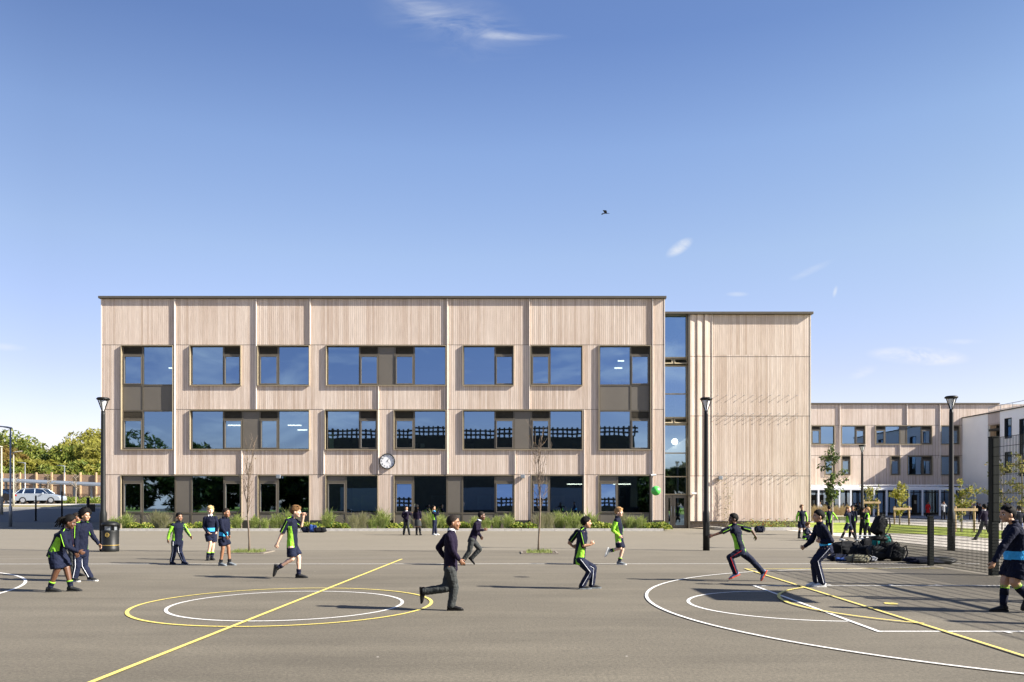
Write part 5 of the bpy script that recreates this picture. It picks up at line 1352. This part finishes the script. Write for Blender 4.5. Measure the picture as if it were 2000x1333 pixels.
PE[2]=person('boy with curly black hair and glasses in navy and lime kit beside the bent girl',1135.5,-25,dict(hd=(167,1008),nk=(162,1022),hp=(158,1076),eR=(149,1051),wR=(149,1077),eL=(179.5,1045),wL=(193,1063),fL=(199,1074),
  kR=(151,1106),aR=(146,1129),tR=(156,1134),kL=(164.5,1106),aL=(176.5,1130),tL=(187,1134)),skin='skin_tan',hair='afro',shoe='trainer_dark',sole='sole_white',glasses=True,dz={'wR':-.05},s=1.08,headS=.93)
PE[3]=person('boy in white collar and grey trousers half hidden behind the bent girl',1126,-10,dict(hd=(150,1012),nk=(146,1024),hp=(145,1070),eR=(139,1046),wR=(143,1064),eL=(152,1046),wL=(155,1064),kR=(143,1096),aR=(141,1119),tR=(149,1124),kL=(148,1096),aL=(151,1119),tL=(159,1124)),
  top=None,tcol='jumper',collar='white_cloth',bcol='grey_cloth',stripe=False,skin='skin_brown',hair='buzz',shoe='leather',sole='leather')
PE[4]=person('smiling short boy with lime sleeve striding in long navy trousers near the bin',1102,-35,dict(hd=(350,1010.5),nk=(348.5,1020.5),hp=(346,1058),sR=(337.5,1025.5),sL=(356.5,1024),eR=(331,1042),wR=(328,1054),fR=(327.5,1060),eL=(364.5,1037.5),wL=(371,1047),fL=(375.5,1052.5),
  kR=(340,1078),aR=(335.5,1095),tR=(344,1101),kL=(351,1078),aL=(358.5,1095),tL=(365.5,1099)),top='green_sleeve',skin='skin_brown',hair='short',shoe='navy_light',sole='navy',fat=1.12,s=.98)
PE[5]=person('blond boy in navy top with sky blue band and navy shorts',1094.5,-60,dict(hd=(411,997.5),nk=(410.8,1008),hp=(411.5,1042.5),sR=(401,1013),sL=(420.5,1012.5),eR=(398.5,1029),wR=(405.5,1040),fR=(410.5,1044),eL=(425,1026),wL=(423,1038),
  kR=(411,1060.5),aR=(405.5,1083),tR=(407.5,1093),kL=(416.5,1062.5),aL=(413.5,1085),tL=(419,1093)),top='band',bottom='shorts',skin='skin_pale',hair='mop',hcol='hair_blond',sockh=.13,sockband='lime',collar='white_cloth',dz={'wR':-.08},torso=-75)
PE[6]=person('boy in shorts and sky blue banded top looking away right, beside the blond boy',1105,-18,dict(hd=(442,1002.5),nk=(438,1013),hp=(436,1052),eR=(434,1032),wR=(442.5,1046),fR=(442.5,1053.5),eL=(446,1031),wL=(447,1045),
  kR=(435.5,1070),aR=(431,1096),tR=(440,1104),kL=(446,1068),aL=(448.5,1093),tL=(459,1103)),top='band',bottom='shorts',bcol='navy',skin='skin_brown',hair='buzz',shoe='trainer_grey',sole='trainer_grey',sock='black_cloth',sockh=.08,dz={'eR':-.03,'wR':-.04})
PE[7]=person('brown haired boy walking in navy and lime polo with one fist raised to his face',1130,0,dict(hd=(578,1000),nk=(570.5,1012.5),hp=(571,1070),sR=(562,1018.5),sL=(577,1018.5),eR=(549.5,1044),wR=(541.5,1062),fR=(536,1073),eL=(588.5,1027.5),wL=(592.5,1010),fL=(594.5,1002.5),
  kL=(583.5,1089),aL=(583.5,1119),tL=(597,1128),kR=(570.5,1092),aR=(543,1109.5),tR=(534.5,1126)),sleeve='short',bottom='shorts',skin='skin_pale',hair='mop',hcol='hair_brown',sockh=.10,flat='L',curl=1.0,dz={'wL':-.06,'eL':0},pitch=4)
PE[8]=person('nearest running boy in purple navy jumper, white collar and grey trousers',1192.5,0,dict(hd=(885.5,1022),nk=(881,1038.5),hp=(880,1110),sR=(877,1049),sL=(872,1049),eR=(884,1077),wR=(896.5,1093),fR=(903.5,1101.5),eL=(856.5,1070),wL=(867,1088),fL=(874,1096),
  kR=(887,1147),aR=(881.5,1183),tR=(900,1190),kL=(871,1149),aL=(830,1155),tL=(823.5,1178)),top=None,tcol='jumper',collar='white_cloth',bcol='grey_cloth',stripe=False,skin='skin_brown',hair='buzz',shoe='leather',sole='leather',flat='R',belt=True,tuck=True,vox=.0072,s=1.04,dz={'kL':-.10,'aL':-.10,'kR':.05,'aR':.05})
PE[9]=person('smaller running boy in purple navy jumper and grey trousers leaning right',1104.5,-5,dict(hd=(940.5,1008.5),nk=(935,1018),hp=(922.5,1053),sR=(929,1024),sL=(936,1023),eR=(931,1036),wR=(944,1035.5),fR=(951,1034.5),eL=(933.5,1041),wL=(938.5,1047.5),fL=(941,1053),
  kR=(917,1077),aR=(905.5,1094),tR=(907.5,1104),kL=(937,1073),aL=(921.5,1090),tL=(927,1103)),top=None,tcol='jumper',collar='white_cloth',bcol='grey_cloth',stripe=False,skin='skin_dark',hair='buzz',shoe='leather',sole='leather',flat='',s=1.0,pitch=3)
PE[10]=person('pupil in dark cardigan and open white collar, left of three chatting at the kerb',1045.5,-80,dict(hd=(793.8,993.5),nk=(793.5,999),hp=(793.5,1015.5),eR=(785.5,1008),wR=(789,1013),eL=(802,1006),wL=(804,1003),kR=(790.5,1029),aR=(788.5,1041),kL=(797,1029),aL=(799.5,1040.5)),
  top=None,tcol='jumper',collar='white_cloth',bcol='grey_cloth',stripe=False,skin='skin_tan',shoe='leather',sole='leather',vox=.011)
PE[11]=person('long haired pupil in jumper and skirt, back turned, middle of three at the kerb',1046,80,dict(hd=(814,991),nk=(815,998.5),hp=(816,1015),eR=(822,1008),wR=(821,1014),eL=(808,1007),wL=(809,1013),kR=(819,1029),aR=(821,1041.5),kL=(814,1029),aL=(813.5,1042)),
  top=None,tcol='jumper',bottom='skirt',bcol='grey_cloth',stripe=False,skin='skin_brown',hair='long',sock='black_cloth',sockh=.35,shoe='leather',sole='leather',vox=.011)
PE[12]=person('pupil in navy and lime kit holding a phone up, right of three at the kerb',1045.5,-20,dict(hd=(847,992.5),nk=(847.5,999.5),hp=(849,1017),eR=(853,1006),wR=(856,999),fR=(856.5,996),eL=(855,1005),wL=(857,998),fL=(857,995.5),kR=(847,1030),aR=(846,1041.5),kL=(850.5,1030),aL=(851.5,1041.5)),
  skin='skin_tan',hair='short',shoe='trainer_white',sole='sole_white',vox=.011,collar='sky_band')
b = MB(); c = P(857.5,996,37.0); b.box(c.x-.035,c.x+.035,36.85,36.865,c.z-.06,c.z+.08); o = b.build('phone','black_metal',None,loc=c); tag(o,'dark phone held up by the pupil at the kerb','phone')
PE[13]=person('black haired boy in short sleeved navy and lime polo bending his knees, fists at waist',1150.5,10,dict(hd=(1145,1021.5),nk=(1139,1034),hp=(1131.5,1092),sR=(1134.5,1041),sL=(1127,1040),eR=(1140.5,1066.5),wR=(1153,1064.5),fR=(1159.5,1059.5),eL=(1111.5,1060.5),wL=(1118,1067),fL=(1124,1069),
  kR=(1152.5,1117),aR=(1137,1143.5),tR=(1151,1150),kL=(1159,1110),aL=(1156,1140),tL=(1171,1148)),sleeve='short',skin='skin_tan',hair='short',shoe='trainer_dark',sole='trainer_grey',curl=.9,flat='LR',s=1.0)
PE[14]=person('fair haired boy running with lime sleeve and shorts, one foot kicked back',1104,-20,dict(hd=(1209,1001),nk=(1205.5,1011.5),hp=(1210,1060),sR=(1203.5,1017),eR=(1196.5,1036),wR=(1208.5,1046.5),fR=(1213,1050.5),eL=(1214,1033),wL=(1213,1046),
  kL=(1215.5,1074),aL=(1209.5,1095.5),tL=(1221,1103),kR=(1211.5,1071),aR=(1191,1076.5),tR=(1183,1086)),top='green_sleeve',bottom='shorts',bcol='navy',skin='skin_pale',hair='mop',hcol='hair_fair',shoe='trainer_grey',sole='sole_white',sockh=.09,sockband='lime',flat='L',head=-30)
PE[15]=person('lunging boy with arms flung out in navy lime polo and red striped leggings',1135.5,165,dict(hd=(1432,1014.5),nk=(1434.5,1027),hp=(1446,1075),sL=(1424,1033),sR=(1452,1032),eL=(1408.5,1040.5),wL=(1393,1046),fL=(1386,1048.5),eR=(1468,1036.5),wR=(1474.5,1046.5),fR=(1477,1052.5),
  kL=(1425,1089),aL=(1436.5,1119),tL=(1424,1131),kR=(1468,1094.5),aR=(1489,1117),tR=(1486.5,1133)),sleeve='short',stripe='red',bcol='navy_light',skin='skin_dark',hair='short',shoe='trainer_blue',sole='sole_red',flat='',torso=120,head=185,dz={'aL':0},curl=.7)
PE[16]=person('black haired boy facing left in long navy tracksuit with white side stripe, hands ready',1146,180,dict(hd=(1598.5,1009.5),nk=(1602,1024),hp=(1613.5,1070),sL=(1610,1032),sR=(1596,1030.5),eR=(1585.5,1056.5),wR=(1572,1067.5),fR=(1565,1072),eL=(1623.5,1057),wL=(1603.5,1059.5),fL=(1595,1055),
  kL=(1594.5,1096),aL=(1606,1137),tL=(1590,1144),kR=(1590,1098),aR=(1594,1135),tR=(1582,1139)),top='band',tcol='navy',skin='skin_tan',hair='short',shoe='trainer_white',sole='sole_white',curl=1.1,dz={'eL':-.05},s=1.1)
PE[17]=person('large boy at the right edge walking left, sky blue band and long socks',1196,180,dict(hd=(1967.5,1005),nk=(1980,1022),hp=(1985,1102),sL=(1982,1036),sR=(1976,1035),eL=(1957,1070),wL=(1942,1097),fL=(1937.5,1107),eR=(2000,1072),wR=(2004,1100),
  kR=(1963.5,1134),aR=(1959,1184),tR=(1936,1193),kL=(1981,1137),aL=(2004,1166),tL=(1998,1186)),top='band',bottom='shorts',bcol='navy',skin='skin_tan',hair='short',sock='navy',sockh=.30,sockband='lime',flat='R',fat=1.35,s=1.12,headS=1.02,dz={'eL':-.02},pitch=3)
# background pupils
def bgp(label, px, hy, fy, face, arms='down', **k):
    H_ = fy-hy; u = H_/1.0
    hd = (px, hy+u*.085); nk = (px, hy+u*.185); hp = (px, hy+u*.50); w = 0.11*u*max(.35,abs(math.sin(math.radians(face)))); wh = .05*u
    sg = 1 if math.sin(math.radians(face)) < 0 else -1     # facing camera: right hand is image-left
    J = dict(hd=hd,nk=nk,hp=hp)
    for kk, q in (('R',-sg),('L',sg)):
        if arms == 'up': J['e'+kk]=(px+q*w*1.5,hy+u*.26); J['w'+kk]=(px+q*w*.6,hy+u*.12)
        elif arms == 'out': J['e'+kk]=(px+q*w*1.8,hy+u*.33); J['w'+kk]=(px+q*w*2.6,hy+u*.46)
        elif arms == 'fold': J['e'+kk]=(px+q*w*1.2,hy+u*.36); J['w'+kk]=(px+q*w*.2,hy+u*.36)
        else: J['e'+kk]=(px+q*w*1.3,hy+u*.36); J['w'+kk]=(px+q*w*1.35,hy+u*.50)
        st = k.get('stride',.25); J['k'+kk]=(px+q*wh+q*u*.05*st,hy+u*.74); J['a'+kk]=(px+q*wh+q*u*.14*st,hy+u*.955)
    k.pop('stride',0)
    return person(label, fy, face, J, vox=k.pop('vox',.012), **k)
bgp('boy with lime sleeves and black knee socks standing by the windowless wall',1566,986,1052,-85,top='green_sleeve',bottom='shorts',bcol='navy_light',skin='skin_tan',hair='short',hcol='hair_brown',sock='black_cloth',sockh=.30)
bgp('pupil with lime and navy top standing behind the drooping leaved tree',1619,988,1046,85,arms='out',top='green_sleeve',bottom='trousers',bcol='black_cloth',stripe=False,skin='skin_tan',hair='short')
bgp('girl in navy shorts and lime sided top with hands raised to her hair',1657,990,1056,-40,arms='up',top='green_side',bottom='shorts',bcol='navy_light',skin='skin_pale',hair='long',hcol='hair_fair',sock='black_cloth',sockh=.30,shoe='trainer_white',sole='sole_white',stride=1.2)
bgp('pupil in dark kit standing just behind the girl with raised hands',1665,987,1050,-120,top='green_side',bottom='trousers',bcol='black_cloth',stripe=False,skin='skin_brown',hair='short')
bgp('girl in bright lime top and black leggings',1694,991,1053.5,160,arms='fold',top='green_all',bottom='trousers',bcol='black_cloth',stripe=False,skin='skin_pale',hair='long',hcol='hair_fair',shoe='trainer_white',sole='sole_white')
bgp('dark haired pupil facing the girl in the lime top',1685,990,1052,15,arms='fold',top=None,tcol='black_cloth',bottom='trousers',bcol='black_cloth',stripe=False,skin='skin_brown',hair='long',shoe='trainer_white',sole='sole_white')
bgp('boy in purple navy jumper walking away beyond the mesh fence',1922.5,985,1055.5,100,top=None,tcol='jumper',bottom='trousers',bcol='grey_cloth',stripe=False,skin='skin_brown',hair='short',collar='white_cloth',shoe='leather',sole='leather',stride=1.4)
bgp('boy in navy jumper beyond the fence above the large boy, near the right edge',1990,988,1056,95,top=None,tcol='navy',bottom='trousers',bcol='blue_cloth',stripe=False,skin='skin_brown',hair='short',collar='white_cloth')
# crouching pupil
person('pupil crouching beside the standing boy with lime sleeves',1056,-30,dict(hd=(1578,1026.5),nk=(1576.5,1032),hp=(1572,1048.5),eR=(1573,1041),wR=(1580,1044),eL=(1582,1040),wL=(1584,1044),kR=(1581,1043),aR=(1577,1053),kL=(1584,1043),aL=(1582,1052.5)),vox=.011,top='green_side',stripe=False,skin='skin_pale',hair='mop',hcol='hair_brown',s=1.0)
bgp('small distant figure in a red coat under the canopy',1812.5,980,1010.5,-95,top=None,tcol='red_cloth',bottom='skirt',bcol='red_cloth',skin='skin_brown',hair='short',sock='black_cloth',sockh=.3,vox=.02)
bgp('distant figure in a light grey top beside the canopy post',1842.5,979.5,1016,-80,arms='up',top=None,tcol='light_grey',bottom='trousers',bcol='black_cloth',stripe=False,skin='skin_brown',hair='short',vox=.02)
bgp('distant adult in a pale coat standing among the dry grasses',1601.5,981,1008,-90,top=None,tcol='light_grey',bottom='trousers',bcol='olive',stripe=False,skin='skin_tan',hair='short',hcol='hair_brown',vox=.02)
q1 = bgp('distant pupil in black, leftmost of the crowd by the white wall',1897,982,1016,-60,top=None,tcol='black_cloth',bottom='trousers',bcol='black_cloth',stripe=False,skin='skin_brown',hair='short',vox=.02,group='crowd of pupils far off on the right')
q2 = bgp('distant pupil in black with folded arms, second in the crowd by the white wall',1903,984,1014,200,arms='fold',top=None,tcol='black_cloth',bottom='trousers',bcol='black_cloth',stripe=False,skin='skin_tan',hair='short',vox=.02,group='crowd of pupils far off on the right')
def place(src, px, fy, label, rz):
    Y = F*CH/(fy-HY); dup(src, (PX(px,Y),Y,0), rz, label)
for i,(px,fy,sx) in enumerate(((1909,1012,0),(1914,1015,1),(1930,1012,0),(1936,1010,1),(1941,1014,0),(1958,1013,1),(1964,1016,0),(1972,1012,1))):
    place((q1,q2)[sx], px, fy, 'distant pupil in black in the crowd, '+['between the timber tree frame and the walking boy','just left of the walking boy','just right of the walking boy','left of the tall fence post','hidden behind the tall fence post','right of the tall fence post','second right of the tall fence post','above the large boy, farthest right of the crowd'][i], 1.1*i)
for i,(px,fy) in enumerate(((1640,1006),(1648,1008),(1655,1005),(1672,1007),(1679,1009),(1690,1006))):
    place((q1,q2)[i%2], px, fy, 'dark distant pupil under the canopy, '+['first right of the drooping leaved tree','second right of the drooping leaved tree','third right of the drooping leaved tree','directly behind the girl with raised hands','behind the far lamp post','behind the wispy young tree'][i], 2.3*i)
# ---------------------------------------------------------------- ball, bird
def icoball(name, c, r, mat, **kw):
    b = MB(); rg = []
    for k in range(-8,9): t = math.radians(k*11.1); rg.append((V(c)+V((0,0,r*math.sin(t))), V((r*math.cos(t),0,0)), V((0,r*math.cos(t),0))))
    b.loft(rg, 28); return tag(b.build(name, mat, None, smooth=True, loc=c), **kw)
simple('ball_green',(.10,.62,.10),.4,var=.05)
icoball('ball', P(1281,959,16.6), .1, 'ball_green', label='bright green ball in mid air near the entrance doors', cat='ball')
bc = P(1183,417,70); bird = empty('bird', bc, 'dark bird gliding high in the blue sky', 'bird')
b = MB(); b.ell(bc, V((.2,0,-.02)), V((0,.05,0)), V((0,0,.04)),10); b.poly([bc+V((.15,-.04,0)),bc+V((.32,-.07,-.03)),bc+V((.32,.07,-.03)),bc+V((.15,.04,0))]); b.build('body','black_metal',bird,smooth=True)
for sg in (-1,1):
    b = MB(); b.poly([bc+V((.12,sg*.05,.02)),bc+V((-.12,sg*.05,.02)),bc+V((-.30,sg*.35,.12)),bc+V((-.32,sg*.6,.06)),bc+V((.02,sg*.38,.12))]); b.build('wing','black_metal',bird)
# ---------------------------------------------------------------- bags
def bag(name, label, loc, sx, sy, sz, col, seed, rot=0, tilt=0, straps=True, pocket=True, group='bags dropped on the playground', cat='bag', pc=None):
    r = random.Random(seed); root = empty(name, loc, label, cat, group); L = V(loc); ca, sa = math.cos(rot), math.sin(rot); ct, st_ = math.cos(tilt), math.sin(tilt)
    def T(x,y,z):
        x2, z2 = x*ct+z*st_, -x*st_+z*ct; return L+V((x2*ca-y*sa, x2*sa+y*ca, z2+sz))
    b = MB(); nu, nv = 26, 18; v0 = 0
    def pt(i,j,kx=1,ky=1,kz=1,o=(0,0,0)):
        e = math.radians(-88+176*i/nv); a = 2*math.pi*j/nu; pw = lambda t: math.copysign(abs(t)**.62, t)
        x,y,z = pw(math.cos(e))*pw(math.cos(a)), pw(math.cos(e))*pw(math.sin(a)), pw(math.sin(e))
        n = noise.noise(V((x,y,z))*1.5+V((seed,seed*2,0)))*.26+noise.noise(V((x,y,z))*4+V((seed,0,0)))*.09
        k = 1+n; p = T(x*sx*k*kx+o[0], y*sy*k*ky+o[1], z*sz*k*kz+o[2]); 
        if p.z < .005 and loc[2] < .05: p.z = .005+abs(x)*.002
        return p
    def shell(b,*a_):
        n0 = len(b.v)
        for i in range(nv+1):
            for j in range(nu): b.v.append(pt(i,j,*a_))
        for i in range(nv):
            for j in range(nu): b.f.append((n0+i*nu+j,n0+i*nu+(j+1)%nu,n0+(i+1)*nu+(j+1)%nu,n0+(i+1)*nu+j)); b.mi.append(0)
        b.f.append(tuple(n0+j for j in range(nu))[::-1]); b.f.append(tuple(n0+nv*nu+j for j in range(nu))); b.mi += [0,0]
    shell(b); b.build('body', col, root, smooth=True)
    if pocket: b = MB(); shell(b,.7,.5,.5,(0,-sy*.72,-sz*.25)); b.build('pocket', pc or col, root, smooth=True)
    if straps:
        for q in (-1,1):
            b = MB(); x0 = q*sx*.45; b.path([T(x0,-sy*.3,sz*.85),T(x0+q*.05,-sy*.9,sz*1.15),T(x0+q*.12,-sy*1.35,sz*.3),T(x0+q*.10,-sy*1.2,-sz*.7)],.02,6); b.build('strap','black_cloth',root)
        b = MB(); b.path([T(-.05,0,sz*.95),T(-.03,0,sz*1.25),T(.03,0,sz*1.25),T(.05,0,sz*.95)],.012,6); b.build('handle','black_cloth',root)
    return root
def bg2(px, fy, w, h, label, col, seed, name='backpack', **k):
    Y = F*CH/(fy-HY); sx = w/F*Y/2; bag(name, label, (PX(px,Y),Y,0), sx*1.0, max(.12,sx*.6), h/F*Y/2*.92, col, seed, **k)
bg2(1654,1087,52,32,'black bag with a raised flap at the back left of the heap','black_cloth',1)
bg2(1641,1096,44,14,'flat dark blue bag with a bright blue trim, front left of the heap','navy',2,name='sports_bag',pc='blue_cloth')
bg2(1683,1090,46,26,'wide black holdall in the middle of the heap','black_cloth',3,name='holdall')
bg2(1676,1099,44,17,'olive and cream bag at the front of the heap','olive',4,name='sports_bag')
bg2(1697,1085,36,36,'bulging black backpack behind the olive bag','black_cloth',5)
bg2(1713,1095,38,30,'charcoal backpack with pale straps front centre of the heap','trainer_dark',6)
bg2(1722,1087,34,44,'teal panelled backpack standing in the heap','teal_cloth',7)
bg2(1735,1092,36,34,'black backpack leaning right of the teal panelled one','black_cloth',8)
bg2(1749,1096,34,34,'rightmost black backpack of the heap, lying by the fence mesh','black_cloth',9,tilt=.3)
bg2(1712,1080,40,30,'dark patterned bag at the back of the heap below the hanging one','navy',10)
bg2(1699,1098,24,12,'small grey pouch spilling from the front of the heap','light_grey',15,name='pouch',straps=False)
bg2(1806,1100.5,78,13,'dark coat lying flat on the ground under the fence post','navy',11,name='coat',straps=False,cat='coat')
bg2(1838,1101,50,14,'crumpled dark jacket right of the fence post','trainer_dark',12,name='jacket',straps=False,cat='jacket')
Yh = 22.75
bag('backpack','black backpack hanging from the end post of the low fence',(PX(1716,Yh),Yh,PZ(1046,Yh)),.19,.15,.27,'black_cloth',13,rot=.3,tilt=.45)
bag('sports_bag','grey rolled bag hanging below the black backpack on the fence end',(PX(1716,Yh),Yh-.05,PZ(1056,Yh)),.22,.12,.07,'trainer_dark',14,straps=False)
for px,w,h,col,lb,sd in ((597,16,12,'navy','dark blue bag at the kerb, left of the three by the bed',21),(611,15,16,'blue_cloth','blue bag standing at the kerb, middle of the three by the bed',22),(625,24,11,'black_cloth','flat black bag at the kerb, right of the three by the bed',23),
                        (1483,19,14,'navy','navy backpack left on the kerb of the right bed',24)): bg2(px,1040.5,w,h,lb,col,sd)
# ---------------------------------------------------------------- light, sky, camera
sd = V((1.5,-.36,1.0)).normalized()
el_ = math.asin(sd.z)
sl = bpy.data.lights.new('sun','SUN'); sl.energy = 5.0; sl.angle = math.radians(.5); sl.color = (1,.935,.83)
so = bpy.data.objects.new('sun', sl); COL.objects.link(so); so.rotation_euler = (-sd).to_track_quat('-Z','Y').to_euler()
w = bpy.data.worlds.new('World'); scene.world = w; w.use_nodes = True; t = w.node_tree
bg = t.nodes['Background']; sky = t.nodes.new('ShaderNodeTexSky'); sky.sky_type = 'NISHITA'; sky.sun_disc = False
sky.sun_elevation = el_; sky.sun_rotation = math.atan2(sd.x, sd.y); sky.altitude = 50; sky.air_density = 1.0; sky.dust_density = .35; sky.ozone_density = 1.6
tc = t.nodes.new('ShaderNodeTexCoord'); sp = t.nodes.new('ShaderNodeSeparateXYZ'); t.links.new(tc.outputs['Generated'], sp.inputs[0])
yy = math_(t,'MAXIMUM',math_(t,'ABSOLUTE',sp.outputs[1]),.02)
u = math_(t,'DIVIDE',sp.outputs[0],yy); v = math_(t,'DIVIDE',sp.outputs[2],yy)
# sky hue correction: a touch paler and more violet than clear nishita
col = mix(t, 1.0, sky.outputs[0], ramp(t, sp.outputs[2], [(0,(1.0,.82,.88)),(.15,(1.02,.82,.92)),(.29,(1.09,.955,.954)),(.40,(.98,.93,1.0)),(.50,(.70,.73,.90)),(1,(.55,.6,.8))]), 'MULTIPLY')
for sgn, cc in ((-1,(.83,.83,.84)),(1,(.94,.93,.87))):     # the sky either side of the view is a little deeper than clear-air nishita
    e_ = math_(t,'MINIMUM',math_(t,'MAXIMUM',math_(t,'MULTIPLY',u,sgn/.58),0.0),1.0); e_ = math_(t,'MULTIPLY',math_(t,'POWER',e_,1.7),math_(t,'GREATER_THAN',sp.outputs[1],0))
    col = mix(t, e_, col, mix(t, 1.0, col, cc, 'MULTIPLY'))
cb = t.nodes.new('ShaderNodeCombineXYZ'); t.links.new(u, cb.inputs[0]); t.links.new(v, cb.inputs[1]); t.links.new(sp.outputs[1], cb.inputs[2])
def mapn(sc, rot=0):
    m_ = t.nodes.new('ShaderNodeMapping'); m_.inputs['Scale'].default_value = sc; m_.inputs['Rotation'].default_value = (0,0,rot); t.links.new(cb.outputs[0], m_.inputs[0]); return m_.outputs[0]
wisp = noi(t, mapn((5,22,1),.18), 1.6, 7, .62, .8); puff = noi(t, mapn((9,20,1),-.1), 1.8, 6, .6, .4); low = noi(t, mapn((2.2,16,1)), 1.4, 5, .55, .3)
front = math_(t,'GREATER_THAN',sp.outputs[1],0)
total = None
def cloud(px, py, rx, ry, ang, nz, lo, hi, amt):
    global total
    cu, cv_ = (px-1000)/F, (HY-py)/F; a = math.radians(ang); rx/=F; ry/=F
    du = math_(t,'SUBTRACT',u,cu); dv = math_(t,'SUBTRACT',v,cv_)
    p = math_(t,'DIVIDE',math_(t,'ADD',math_(t,'MULTIPLY',du,math.cos(a)),math_(t,'MULTIPLY',dv,math.sin(a))),rx)
    q = math_(t,'DIVIDE',math_(t,'ADD',math_(t,'MULTIPLY',du,-math.sin(a)),math_(t,'MULTIPLY',dv,math.cos(a))),ry)
    r2_ = math_(t,'ADD',math_(t,'MULTIPLY',p,p),math_(t,'MULTIPLY',q,q)); fall = math_(t,'POWER',math_(t,'MAXIMUM',math_(t,'SUBTRACT',1.0,r2_),0.0),1.6)
    n_ = math_(t,'MAXIMUM',math_(t,'DIVIDE',math_(t,'SUBTRACT',nz,lo),hi-lo),0.0); n_ = math_(t,'MINIMUM',n_,1.0)
    m_ = math_(t,'MULTIPLY',math_(t,'MULTIPLY',fall,n_),amt); m_ = math_(t,'MULTIPLY',m_,front)
    total = m_ if total is None else math_(t,'ADD',total,m_)
cloud(880,40,190,85,-18,wisp,.42,.74,.20); cloud(820,12,130,36,-32,wisp,.42,.70,.20); cloud(1015,71,110,10,-1,wisp,.36,.64,.30); cloud(940,52,180,30,-14,wisp,.44,.72,.14)
cloud(1327,484,34,14,33,puff,.36,.62,1.0); cloud(1795,696,110,20,-3,puff,.34,.54,1.25); cloud(1685,728,34,12,20,puff,.36,.6,.5); cloud(1575,533,70,9,25,puff,.42,.65,.22); cloud(1631,570,5,14,-15,puff,.2,.5,.45)
cloud(1880,668,50,7,0,puff,.3,.55,.3); cloud(10,678,50,9,-4,puff,.3,.55,.35); cloud(60,835,260,38,-3,low,.38,.62,.35); cloud(160,780,160,22,2,low,.4,.6,.25); cloud(1440,575,26,6,0,puff,.2,.4,.3)
# behind the viewer: broken low cloud mirrored in the glazing
bk = math_(t,'SUBTRACT',1.0,front)
n3 = noi(t, mapn((2.6,9,1)), 1.7, 6, .6, .6); m3 = math_(t,'MINIMUM',math_(t,'MAXIMUM',math_(t,'MULTIPLY',math_(t,'SUBTRACT',n3,.47),4.5),0.0),1.0)
fade = math_(t,'MINIMUM',math_(t,'MAXIMUM',math_(t,'SUBTRACT',1.25,math_(t,'MULTIPLY',v,2.2)),0.0),1.0)
bcl = math_(t,'MULTIPLY',math_(t,'MULTIPLY',math_(t,'MULTIPLY',m3,fade),.62),bk)
col = mix(t, math_(t,'MINIMUM',total,.95), col, CLOUDC)
col = mix(t, bcl, col, (9.5,9.0,8.2))
t.links.new(col, bg.inputs[0]); bg.inputs[1].default_value = SKYS
cam = bpy.data.cameras.new('camera'); co_ = bpy.data.objects.new('camera', cam); COL.objects.link(co_); scene.camera = co_
co_.location = (0,0,CH); co_.rotation_euler = (math.radians(90),0,0); cam.sensor_width = 36; cam.lens = F/2000*36; cam.shift_y = (HY-666.5)/2000; cam.clip_end = 4000; cam.clip_start = .1
scene.view_settings.view_transform = 'Standard'; scene.view_settings.look = 'None'; scene.view_settings.gamma = 1; scene.view_settings.exposure = EXPO
scene.render.engine = 'CYCLES'; scene.cycles.max_bounces = 8; scene.cycles.transparent_max_bounces = 16

# uniform albedo calibration for the chosen exposure (colours above were chosen for a brighter key)
for m in MATS.values():
    if m.name in ('tube_light','white_render'): 
        if m.name == 'tube_light': m.node_tree.nodes['Principled BSDF'].inputs['Emission Strength'].default_value = 2.2
        continue
    tr = m.node_tree
    for n in [n for n in tr.nodes if n.type in ('BSDF_PRINCIPLED','BSDF_TRANSLUCENT')]:
        sk = n.inputs['Base Color'] if n.type == 'BSDF_PRINCIPLED' else n.inputs['Color']
        if sk.is_linked:
            src = sk.links[0].from_socket; tr.links.new(mix(tr, 1.0, src, (ALB,ALB,ALB), 'MULTIPLY'), sk)
